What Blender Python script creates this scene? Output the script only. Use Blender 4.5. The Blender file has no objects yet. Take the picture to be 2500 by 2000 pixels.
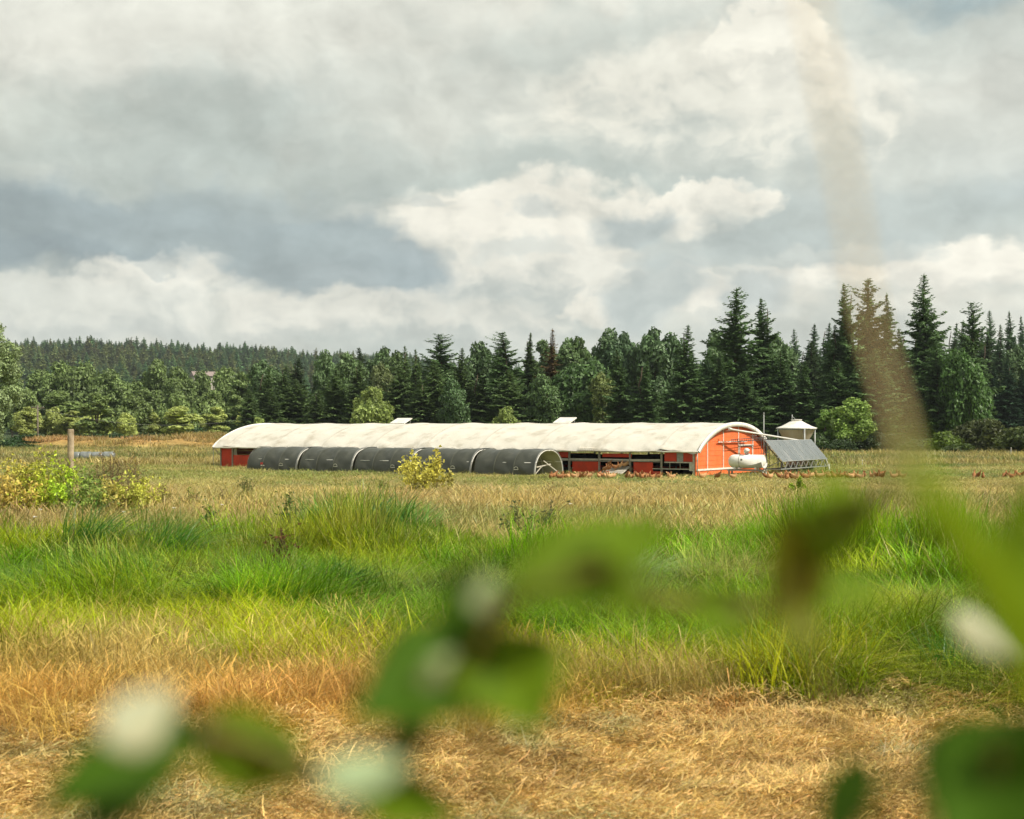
import bpy, math, random
import numpy as np
from mathutils import Vector, Matrix, Euler

# ------------------------------------------------------------------ camera, sky, sun, exposure
scene = bpy.context.scene
R = math.radians
COL = scene.collection
F, CX, HY, CAMZ = 3472.0, 1250.0, 1045.0, 3.0       # focal length and horizon in photograph pixels, eye height

def srgb(r, g, b):
    f = lambda c: (c/255/12.92) if c/255 <= 0.04045 else ((c/255+0.055)/1.055)**2.4
    return (f(r), f(g), f(b))

cam_d = bpy.data.cameras.new('camera'); cam = bpy.data.objects.new('camera', cam_d); COL.objects.link(cam)
cam.location = (0, 0, CAMZ); cam.rotation_euler = (R(90), 0, 0)
cam_d.lens = 50; cam_d.sensor_width = 36; cam_d.sensor_fit = 'HORIZONTAL'
cam_d.shift_y = (HY-1000)/2500.0
cam_d.clip_start = 0.05; cam_d.clip_end = 20000
cam_d.dof.use_dof = True; cam_d.dof.focus_distance = 75; cam_d.dof.aperture_fstop = 3.2
scene.camera = cam

SUN_EL, SUN_AZ = R(47), math.atan2(0.93, -0.38)       # azimuth measured from +Y towards +X
sun_dir = Vector((math.sin(SUN_AZ)*math.cos(SUN_EL), math.cos(SUN_AZ)*math.cos(SUN_EL), math.sin(SUN_EL)))
sun_d = bpy.data.lights.new('sun', 'SUN'); sun_d.energy = 5.0; sun_d.angle = R(0.6); sun_d.color = (1.0, 0.93, 0.80)
sun = bpy.data.objects.new('sun', sun_d); COL.objects.link(sun)
sun.rotation_euler = (-sun_dir).to_track_quat('-Z', 'Y').to_euler(); sun.location = (50, -20, 60)

world = bpy.data.worlds.new('World'); scene.world = world; world.use_nodes = True
WT = world.node_tree; WT.nodes.clear()
def wn(t, **k):
    n = WT.nodes.new(t)
    for a, b in k.items(): setattr(n, a, b)
    return n
def wl(a, b): WT.links.new(a, b)
def wmath(op, a, b=None, c=None, clamp=False):
    n = wn('ShaderNodeMath', operation=op, use_clamp=clamp)
    for i, v in enumerate((a, b, c)):
        if v is None: continue
        if isinstance(v, (int, float)): n.inputs[i].default_value = v
        else: wl(v, n.inputs[i])
    return n.outputs[0]
def wsmooth(v, lo, hi):
    n = wn('ShaderNodeMapRange', interpolation_type='SMOOTHSTEP')
    wl(v, n.inputs[0]); n.inputs[1].default_value = lo; n.inputs[2].default_value = hi
    return n.outputs[0]
def wmix(f, a, b):
    n = wn('ShaderNodeMix', data_type='RGBA')
    if isinstance(f, (int, float)): n.inputs[0].default_value = f
    else: wl(f, n.inputs[0])
    for v, s in ((a, n.inputs[6]), (b, n.inputs[7])):
        if isinstance(v, tuple): s.default_value = (*v[:3], 1)
        else: wl(v, s)
    return n.outputs[2]

def build_sky():
    tc = wn('ShaderNodeTexCoord'); D = tc.outputs['Generated']
    sep = wn('ShaderNodeSeparateXYZ'); wl(D, sep.inputs[0])
    az = wmath('ARCTAN2', sep.outputs[0], sep.outputs[1]); el = wmath('ARCSINE', sep.outputs[2])
    mp = wn('ShaderNodeMapping'); mp.inputs['Scale'].default_value = (1, 1, 2.3); wl(D, mp.inputs[0]); Dz = mp.outputs[0]
    def comb(x_, y_):
        c = wn('ShaderNodeCombineXYZ'); wl(x_, c.inputs[0]); wl(y_, c.inputs[1]); return c.outputs[0]
    P2 = comb(az, wmath('MULTIPLY', el, 1.35))
    def noise(scale, detail=8, rough=0.55, off=(0, 0, 0), src=None, dim='3D'):
        m = wn('ShaderNodeMapping'); m.inputs['Location'].default_value = off; wl(src or Dz, m.inputs[0])
        n = wn('ShaderNodeTexNoise', noise_dimensions=dim); n.inputs['Scale'].default_value = scale; n.inputs['Detail'].default_value = detail
        n.inputs['Roughness'].default_value = rough; wl(m.outputs[0], n.inputs['Vector'])
        return n
    def puff(off):      # heaped, rounded billows
        m = wn('ShaderNodeMapping'); m.inputs['Location'].default_value = off; wl(P2w, m.inputs[0])
        v = wn('ShaderNodeTexVoronoi', voronoi_dimensions='2D', feature='F1'); v.inputs['Scale'].default_value = 15; v.inputs['Detail'].default_value = 2.6
        v.inputs['Roughness'].default_value = .58; v.inputs['Lacunarity'].default_value = 2.3; v.normalize = True; wl(m.outputs[0], v.inputs['Vector']); return v.outputs['Distance']
    w1 = noise(9, 4, 0.58, dim='2D', src=P2); w3 = noise(34, 4, 0.6, (9, 2, 4), dim='2D', src=P2)
    s1 = wn('ShaderNodeSeparateColor'); wl(w1.outputs['Color'], s1.inputs[0]); s3 = wn('ShaderNodeSeparateColor'); wl(w3.outputs['Color'], s3.inputs[0])
    def warp(k, a1, a2, o):
        v = wmath('MULTIPLY_ADD', s1.outputs[k], a1, wmath('SUBTRACT', o, .5*a1+.5*a2))
        return wmath('MULTIPLY_ADD', s3.outputs[k], a2, v)
    P2w = comb(warp(0, .05, .012, az), wmath('MULTIPLY', warp(1, .03, .012, el), 1.35))
    A, E = warp(0, .17, .02, az), warp(1, .07, .015, el)
    As, Es = warp(0, .10, .022, az), warp(1, .055, .018, el)
    bump = puff((0, 0, 0)); relief = wmath('SUBTRACT', puff((.012, .014, 0)), bump)      # the same billows seen a little sunward
    base = noise(3.0, 4, 0.5, (1.2, 0.4, 2.2)); mid = noise(8, 6, 0.55, (5, 5, 1))
    col = wmix(wsmooth(base.outputs['Fac'], 0.36, 0.64), srgb(186, 196, 194), srgb(222, 222, 214))
    col = wmix(wmath('MULTIPLY', wsmooth(mid.outputs['Fac'], 0.60, 0.40), .55), col, srgb(180, 190, 189))
    PV, PS = comb(A, E), comb(As, Es)
    midv = wmath('MULTIPLY_ADD', mid.outputs['Fac'], 3.0, -1.5)
    edge = wmath('MULTIPLY_ADD', bump, .8, -.30)
    rel = wmath('MULTIPLY', relief, 3.2)
    def ell(cx, cy, rx, ry, soft, strength, rgb, col, crisp=False, below=None):
        a0 = math.atan((cx-CX)/F); e0 = math.atan((HY-cy)/F)
        v = wn('ShaderNodeVectorMath', operation='MULTIPLY_ADD'); wl(PS if crisp else PV, v.inputs[0])
        v.inputs[1].default_value = (F/rx, F/ry, 0); v.inputs[2].default_value = (-a0*F/rx, -e0*F/ry, 0)
        ln = wn('ShaderNodeVectorMath', operation='LENGTH'); wl(v.outputs[0], ln.inputs[0]); r = ln.outputs['Value']
        if crisp: r = wmath('ADD', r, wmath('MULTIPLY', edge, min(1.6, 110./ry)) )
        n = wn('ShaderNodeMapRange', interpolation_type='SMOOTHSTEP'); wl(r, n.inputs[0])
        n.inputs[1].default_value = 1+soft; n.inputs[2].default_value = 1-soft; n.inputs[3].default_value = 0; n.inputs[4].default_value = strength
        if below is not None:                      # a cumulus: sunlit cap, greyer base
            sp = wn('ShaderNodeSeparateXYZ'); wl(v.outputs[0], sp.inputs[0])
            k = wmath('ADD', wmath('ADD', sp.outputs[1], midv), rel)
            n_ = wmath('MULTIPLY', n.outputs[0], wsmooth(wmath('ADD', sp.outputs[1], midv), -1.15, -.25))
            return wmix(n_, col, wmix(wsmooth(k, -0.9, 0.5), srgb(*below), srgb(*rgb)))
        return wmix(n.outputs[0], col, srgb(*rgb))
    for a in (
        (850, 40, 900, 150, .55, .8, (226, 226, 218)), (250, 120, 420, 130, .6, .6, (222, 223, 216)),
        (260, 360, 520, 110, .6, .65, (186, 195, 191)), (640, 470, 560, 120, .6, .55, (184, 194, 192)),
        (1080, 280, 380, 130, .6, .6, (218, 220, 213)), (2300, 320, 330, 170, .6, .7, (218, 220, 214)), (1900, 430, 260, 60, .6, .5, (214, 216, 211)),
        (1500, 405, 620, 70, .6, .7, (186, 196, 193)), (1480, 95, 330, 85, .5, .7, (196, 204, 200)), (2230, 110, 260, 110, .5, .6, (200, 207, 203)),
        (2080, 560, 520, 110, .5, .8, (184, 194, 194)), (2440, 30, 170, 60, .6, .8, (160, 180, 188)),
        (60, 590, 580, 105, .35, .9, (154, 168, 174)), (120, 640, 320, 34, .4, .6, (150, 164, 171)),
    ): col = ell(*a[:6], a[6], col)
    for a in (      # heaped clouds with sunlit crowns, and the bright rifts between them
        (1740, 265, 430, 175, .20, .80, (234, 232, 222), (206, 211, 206)),
        (1880, 130, 150, 105, .10, .92, (240, 238, 228), (222, 222, 214)),
        (1150, 680, 420, 150, .30, .75, (226, 226, 218), (204, 209, 206)), (1330, 570, 450, 125, .18, .92, (240, 237, 227), (226, 226, 218)),
        (1720, 500, 170, 60, .16, .9, (240, 237, 227), (224, 224, 216)),
        (520, 715, 340, 66, .2, .9, (234, 233, 225), (206, 211, 207)),
        (140, 770, 330, 75, .25, .8, (218, 220, 214), (198, 204, 202)),
        (950, 790, 360, 70, .22, .8, (228, 227, 219), (202, 207, 204)),
        (1400, 690, 330, 110, .10, .9, (230, 229, 221), (196, 203, 201)),
        (2260, 690, 440, 62, .2, .95, (244, 241, 231), (230, 229, 221)),
        (1690, 735, 66, 44, .2, .95, (242, 239, 229), (232, 230, 222)),
        (1430, 755, 100, 36, .2, .85, (240, 237, 227), (224, 223, 215)),
    ): col = ell(*a[:6], a[6], col, crisp=True, below=a[7])
    for a in (      # shaded undersides drifting in front
        (820, 640, 250, 100, .22, .9, (160, 174, 180)), (600, 570, 300, 100, .35, .7, (166, 179, 183)),
        (1530, 545, 120, 46, .45, .85, (172, 184, 187)), (1275, 512, 46, 24, .5, .6, (192, 200, 200)),
        (1060, 497, 60, 22, .3, .5, (194, 202, 201)), (380, 672, 46, 17, .3, .6, (194, 201, 200)),
        (1900, 625, 360, 55, .25, .8, (186, 196, 196)), (1580, 715, 110, 60, .45, .8, (184, 194, 195)), (1800, 740, 110, 50, .45, .8, (188, 197, 198)),
        (1240, 610, 60, 26, .5, .5, (196, 203, 201)),
    ): col = ell(*a[:6], a[6], col, crisp=True)
    fine = wmath('ADD', wmath('MULTIPLY_ADD', mid.outputs['Fac'], .46, .77), wmath('MULTIPLY_ADD', s1.outputs[2], .14, wmath('MULTIPLY_ADD', relief, .45, -.07)))
    warm = wn('ShaderNodeVectorMath', operation='MULTIPLY'); wl(col, warm.inputs[0]); warm.inputs[1].default_value = (1.0, .995, .955)
    mul = wn('ShaderNodeVectorMath', operation='SCALE'); wl(warm.outputs[0], mul.inputs[0]); wl(fine, mul.inputs['Scale'])
    bg_c = wn('ShaderNodeBackground'); wl(mul.outputs[0], bg_c.inputs[0]); bg_c.inputs[1].default_value = 0.90
    sky = wn('ShaderNodeTexSky', sky_type='NISHITA'); sky.sun_disc = False
    sky.sun_elevation = SUN_EL; sky.sun_rotation = SUN_AZ
    bg_s = wn('ShaderNodeBackground'); wl(sky.outputs[0], bg_s.inputs[0]); bg_s.inputs[1].default_value = 0.1
    cover = wmath('MULTIPLY_ADD', wsmooth(base.outputs['Fac'], 0.26, 0.40), 0.12, 0.88)   # thin places let a little blue through
    mx = wn('ShaderNodeMixShader'); wl(cover, mx.inputs[0]); wl(bg_s.outputs[0], mx.inputs[1]); wl(bg_c.outputs[0], mx.inputs[2])
    out = wn('ShaderNodeOutputWorld'); wl(mx.outputs[0], out.inputs[0])
build_sky()
world.cycles.sampling_method = 'NONE'      # an even grey sky needs no importance map

scene.view_settings.view_transform = 'Standard'; scene.view_settings.look = 'None'
scene.view_settings.exposure = 0.23; scene.view_settings.gamma = 1.0; scene.view_settings.use_curve_mapping = False
scene.render.engine = 'CYCLES'
cy = scene.cycles
cy.max_bounces = 4; cy.diffuse_bounces = 2; cy.glossy_bounces = 2; cy.transmission_bounces = 3; cy.transparent_max_bounces = 4
cy.use_denoising = True; cy.caustics_reflective = False; cy.caustics_refractive = False
cy.use_light_tree = False; cy.debug_use_spatial_splits = True
cy.use_adaptive_sampling = True; cy.adaptive_threshold = 0.03

# ------------------------------------------------------------------ helpers
rng = np.random.default_rng(7); random.seed(7)
def at(px, py, d): return Vector(((px-CX)/F*d, d, CAMZ-(py-HY)/F*d))
def xat(px, d): return (px-CX)/F*d
def zat(py, d): return CAMZ-(py-HY)/F*d

ORD = ['', 'first', 'second', 'third', 'fourth', 'fifth', 'sixth', 'seventh', 'eighth', 'ninth', 'tenth', 'eleventh', 'twelfth',
       'thirteenth', 'fourteenth', 'fifteenth', 'sixteenth', 'seventeenth', 'eighteenth', 'nineteenth']
TEN = {20: ('twenty', 'twentieth'), 30: ('thirty', 'thirtieth'), 40: ('forty', 'fortieth'), 50: ('fifty', 'fiftieth'), 60: ('sixty', 'sixtieth')}
def ordinal(n):
    if n < 20: return ORD[n]
    t, u = n//10*10, n % 10
    return TEN[t][1] if u == 0 else TEN[t][0]+'-'+ORD[u]

def tag(o, label=None, cat=None, group=None, kind=None):
    if label: o['label'] = label
    if cat: o['category'] = cat
    if group: o['group'] = group
    if kind: o['kind'] = kind
    return o
def empty(name, loc=(0, 0, 0), rz=0.0):
    o = bpy.data.objects.new(name, None); COL.objects.link(o); o.location = loc; o.rotation_euler = (0, 0, rz)
    o.empty_display_size = 0.2
    return o
def link(name, me, mat=None, parent=None):
    o = bpy.data.objects.new(name, me); COL.objects.link(o)
    if mat is not None and not me.materials: me.materials.append(mat)
    if parent: o.parent = parent
    return o
def copy_tree(o, parent=None):
    c = o.copy(); COL.objects.link(c); c.parent = parent
    for ch in o.children: copy_tree(ch, c)
    return c

def mesh_np(name, V, Fc, smooth=False, attrs=None, mats=None, mi=None):
    """Fc: (m,k) array of k-gons; attrs: name -> per-vertex float array or (n,4) colours."""
    V = np.asarray(V, np.float32); Fc = np.asarray(Fc, np.int32); m, k = Fc.shape
    me = bpy.data.meshes.new(name)
    me.vertices.add(len(V)); me.vertices.foreach_set('co', V.ravel())
    me.loops.add(m*k); me.loops.foreach_set('vertex_index', Fc.ravel())
    me.polygons.add(m); me.polygons.foreach_set('loop_start', np.arange(0, m*k, k, dtype=np.int32))
    me.polygons.foreach_set('loop_total', np.full(m, k, np.int32))
    if smooth: me.polygons.foreach_set('use_smooth', np.ones(m, bool))
    if mi is not None: me.polygons.foreach_set('material_index', np.asarray(mi, np.int32))
    for nm, a in (attrs or {}).items():
        a = np.asarray(a, np.float32)
        if a.ndim == 1:
            at_ = me.attributes.new(nm, 'FLOAT', 'POINT'); at_.data.foreach_set('value', a)
        else:
            at_ = me.attributes.new(nm, 'FLOAT_COLOR', 'POINT'); at_.data.foreach_set('color', a.ravel())
    for mm in (mats or []): me.materials.append(mm)
    me.update(calc_edges=True)
    return me

class MB:
    """collects boxes, tubes and sheets and links them as one mesh object"""
    def __init__(s): s.v = []; s.f = []; s.sm = []; s.mi = []
    def add(s, verts, faces, smooth=False, m=0):
        n = len(s.v); s.v += [tuple(p) for p in verts]
        for f in faces: s.f.append(tuple(i+n for i in f)); s.sm.append(smooth); s.mi.append(m)
        return s
    def box(s, x0, x1, y0, y1, z0, z1, bev=0.0, m=0):
        if bev <= 0:
            return s.add([(x0, y0, z0), (x1, y0, z0), (x1, y1, z0), (x0, y1, z0), (x0, y0, z1), (x1, y0, z1), (x1, y1, z1), (x0, y1, z1)],
                         [(0, 3, 2, 1), (4, 5, 6, 7), (0, 1, 5, 4), (1, 2, 6, 5), (2, 3, 7, 6), (3, 0, 4, 7)], m=m)
        b = bev; P = []
        for z, i in ((z0, b), (z0+b, 0), (z1-b, 0), (z1, b)):
            P += [(x0+i+ (0 if i else b*.0), y0+i, z), (x1-i, y0+i, z), (x1-i, y1-i, z), (x0+i, y1-i, z)]
        Q = [(0, 3, 2, 1), (12, 13, 14, 15)]
        for k in range(3):
            for j in range(4): Q.append((4*k+j, 4*k+(j+1) % 4, 4*k+4+(j+1) % 4, 4*k+4+j))
        return s.add(P, Q, m=m)
    def obox(s, c, ax, ay, az, m=0):
        c, ax, ay, az = map(Vector, (c, ax, ay, az)); P = []
        for sz in (-1, 1):
            for sx, sy in ((-1, -1), (1, -1), (1, 1), (-1, 1)): P.append(c+ax*sx+ay*sy+az*sz)
        return s.add(P, [(0, 3, 2, 1), (4, 5, 6, 7), (0, 1, 5, 4), (1, 2, 6, 5), (2, 3, 7, 6), (3, 0, 4, 7)], m=m)
    def bar(s, p, q, w, h=None, m=0):
        p, q = Vector(p), Vector(q); d = (q-p); L = d.length; d.normalize(); h = h or w
        u = d.cross(Vector((0, 0, 1)));
        if u.length < 1e-3: u = Vector((1, 0, 0))
        u.normalize(); v = u.cross(d).normalized()
        return s.obox((p+q)/2, d*L/2, u*w/2, v*h/2, m=m)
    def tube(s, pts, r, n=8, caps=True, m=0):
        pts = [Vector(p) for p in pts]; rs = r if isinstance(r, (list, tuple)) else [r]*len(pts)
        V = []; u = None
        for i, p in enumerate(pts):
            d = (pts[min(i+1, len(pts)-1)]-pts[max(i-1, 0)]).normalized()
            if u is None: u = d.orthogonal().normalized()
            else: u = (u-d*u.dot(d)).normalized()
            w = d.cross(u)
            for k in range(n):
                a = 2*math.pi*k/n; V.append(p+(u*math.cos(a)+w*math.sin(a))*rs[i])
        Q = [(i*n+k, i*n+(k+1) % n, (i+1)*n+(k+1) % n, (i+1)*n+k) for i in range(len(pts)-1) for k in range(n)]
        s.add(V, Q, True, m)
        if caps:
            b = len(s.v)-len(V)
            s.f.append(tuple(b+k for k in reversed(range(n)))); s.sm.append(False); s.mi.append(m)
            s.f.append(tuple(b+(len(pts)-1)*n+k for k in range(n))); s.sm.append(False); s.mi.append(m)
        return s
    def lathe(s, prof, n=24, axis='z', o=(0, 0, 0), m=0):
        V = []; o = Vector(o)
        for r, h in prof:
            for k in range(n):
                a = 2*math.pi*k/n; c, t = r*math.cos(a), r*math.sin(a)
                V.append(o+Vector((c, t, h) if axis == 'z' else (h, c, t)))
        Q = [(i*n+k, i*n+(k+1) % n, (i+1)*n+(k+1) % n, (i+1)*n+k) for i in range(len(prof)-1) for k in range(n)]
        return s.add(V, Q, True, m)
    def build(s, name, mat, parent=None):
        me = bpy.data.meshes.new(name); me.from_pydata(s.v, [], s.f)
        me.polygons.foreach_set('use_smooth', s.sm); me.polygons.foreach_set('material_index', s.mi)
        for mm in (mat if isinstance(mat, (list, tuple)) else [mat]): me.materials.append(mm)
        me.update()
        o = bpy.data.objects.new(name, me); COL.objects.link(o)
        if parent: o.parent = parent
        return o

def vnoise(x, y, seed=0):
    """smooth value noise, roughly -1..1"""
    x = np.asarray(x, float); y = np.asarray(y, float)
    xi = np.floor(x).astype(np.int64); yi = np.floor(y).astype(np.int64); fx, fy = x-xi, y-yi
    fx = fx*fx*(3-2*fx); fy = fy*fy*(3-2*fy)
    def h(a, b):
        n = (a*374761393+b*668265263+seed*362437) & 0xffffffff
        n = ((n ^ (n >> 13))*1274126177) & 0xffffffff
        return ((n ^ (n >> 16)) & 0xffff)/32767.5-1
    return (h(xi, yi)*(1-fx)+h(xi+1, yi)*fx)*(1-fy)+(h(xi, yi+1)*(1-fx)+h(xi+1, yi+1)*fx)*fy
def fbm(x, y, seed=0, oct=4):
    s = 0; a = 0.55
    for k in range(oct): s = s+a*vnoise(x*2**k+k*17.3, y*2**k-k*9.1, seed+k); a *= 0.5
    return s
def sstep(a, b, x):
    t = np.clip((np.asarray(x, float)-a)/(b-a), 0, 1); return t*t*(3-2*t)

# ------------------------------------------------------------------ materials
def nmat(name):
    m = bpy.data.materials.new(name); m.use_nodes = True; m.node_tree.nodes.clear(); return m, m.node_tree
def N(t, ty, **k):
    n = t.nodes.new(ty)
    for a, b in k.items(): setattr(n, a, b)
    return n
def surf(name, c1, c2=None, scale=3.0, rough=0.7, spec=0.3, metal=0.0, bump=0.0, bscale=20.0, dirt=None, dscale=1.2, transl=0.0):
    """painted or raw surface: two tones mixed by noise, optional stains and relief"""
    m, t = nmat(name); L = t.links.new
    tc = N(t, 'ShaderNodeTexCoord'); co = tc.outputs['Object']
    no = N(t, 'ShaderNodeTexNoise'); no.inputs['Scale'].default_value = scale; no.inputs['Detail'].default_value = 6; L(co, no.inputs['Vector'])
    mx = N(t, 'ShaderNodeMix', data_type='RGBA'); mx.inputs[6].default_value = (*c1, 1); mx.inputs[7].default_value = (*(c2 or c1), 1)
    mr = N(t, 'ShaderNodeMapRange'); mr.inputs[1].default_value = 0.32; mr.inputs[2].default_value = 0.68; L(no.outputs['Fac'], mr.inputs[0]); L(mr.outputs[0], mx.inputs[0])
    c = mx.outputs[2]
    if dirt:
        n2 = N(t, 'ShaderNodeTexNoise'); n2.inputs['Scale'].default_value = dscale; n2.inputs['Detail'].default_value = 9; n2.inputs['Roughness'].default_value = .65; L(co, n2.inputs['Vector'])
        r2 = N(t, 'ShaderNodeMapRange'); r2.inputs[1].default_value = 0.5; r2.inputs[2].default_value = 0.75; L(n2.outputs['Fac'], r2.inputs[0])
        m2 = N(t, 'ShaderNodeMix', data_type='RGBA'); L(r2.outputs[0], m2.inputs[0]); L(c, m2.inputs[6]); m2.inputs[7].default_value = (*dirt, 1); c = m2.outputs[2]
    b = N(t, 'ShaderNodeBsdfPrincipled'); L(c, b.inputs['Base Color']); b.inputs['Roughness'].default_value = rough
    b.inputs['Specular IOR Level'].default_value = spec; b.inputs['Metallic'].default_value = metal
    if bump:
        n3 = N(t, 'ShaderNodeTexNoise'); n3.inputs['Scale'].default_value = bscale; n3.inputs['Detail'].default_value = 5; L(co, n3.inputs['Vector'])
        bp = N(t, 'ShaderNodeBump'); bp.inputs['Strength'].default_value = bump; bp.inputs['Distance'].default_value = .02; L(n3.outputs['Fac'], bp.inputs['Height']); L(bp.outputs[0], b.inputs['Normal'])
    sh = b.outputs[0]
    if transl:
        tr = N(t, 'ShaderNodeBsdfTranslucent'); L(c, tr.inputs[0]); ms = N(t, 'ShaderNodeMixShader'); ms.inputs[0].default_value = transl
        L(sh, ms.inputs[1]); L(tr.outputs[0], ms.inputs[2]); sh = ms.outputs[0]
    o = N(t, 'ShaderNodeOutputMaterial'); L(sh, o.inputs[0]); return m
def leafmat(name, transl=0.3, rough=0.5, spec=0.25, vary=0.5, clump=0.6, instancer=False, dead=None, deadp=0.1):
    """foliage: the object's (or instance's) own tint, varied leaf by leaf and clump by clump"""
    m, t = nmat(name); L = t.links.new
    if instancer:
        a = N(t, 'ShaderNodeAttribute', attribute_type='GEOMETRY' if instancer == 'mesh' else 'INSTANCER', attribute_name='tint'); c = a.outputs['Color']
    else:
        a = N(t, 'ShaderNodeObjectInfo'); c = a.outputs['Color']
    rd = N(t, 'ShaderNodeAttribute', attribute_type='GEOMETRY', attribute_name='rnd')
    f = N(t, 'ShaderNodeMapRange'); f.inputs[3].default_value = 1-vary; f.inputs[4].default_value = 1+vary; L(rd.outputs['Fac'], f.inputs[0])
    fac = f.outputs[0]
    if clump and not instancer:
        tc = N(t, 'ShaderNodeTexCoord'); no = N(t, 'ShaderNodeTexNoise'); no.inputs['Scale'].default_value = clump; no.inputs['Detail'].default_value = 3
        L(tc.outputs['Object'], no.inputs['Vector'])
        g = N(t, 'ShaderNodeMapRange'); g.inputs[1].default_value = .3; g.inputs[2].default_value = .7; g.inputs[3].default_value = .75; g.inputs[4].default_value = 1.3; L(no.outputs['Fac'], g.inputs[0])
        mm = N(t, 'ShaderNodeMath', operation='MULTIPLY'); L(fac, mm.inputs[0]); L(g.outputs[0], mm.inputs[1]); fac = mm.outputs[0]
    v = N(t, 'ShaderNodeVectorMath', operation='SCALE'); L(c, v.inputs[0]); L(fac, v.inputs['Scale']); c = v.outputs[0]
    if dead:
        d = N(t, 'ShaderNodeAttribute', attribute_type='GEOMETRY', attribute_name='rnd2')
        lt = N(t, 'ShaderNodeMath', operation='LESS_THAN'); L(d.outputs['Fac'], lt.inputs[0]); lt.inputs[1].default_value = deadp
        mx = N(t, 'ShaderNodeMix', data_type='RGBA'); L(lt.outputs[0], mx.inputs[0]); L(c, mx.inputs[6]); mx.inputs[7].default_value = (*dead, 1); c = mx.outputs[2]
    b = N(t, 'ShaderNodeBsdfPrincipled'); L(c, b.inputs['Base Color']); b.inputs['Roughness'].default_value = rough; b.inputs['Specular IOR Level'].default_value = spec
    tr = N(t, 'ShaderNodeBsdfTranslucent'); L(c, tr.inputs[0])
    ms = N(t, 'ShaderNodeMixShader'); ms.inputs[0].default_value = transl; L(b.outputs[0], ms.inputs[1]); L(tr.outputs[0], ms.inputs[2])
    o = N(t, 'ShaderNodeOutputMaterial'); L(ms.outputs[0], o.inputs[0]); return m

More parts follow.
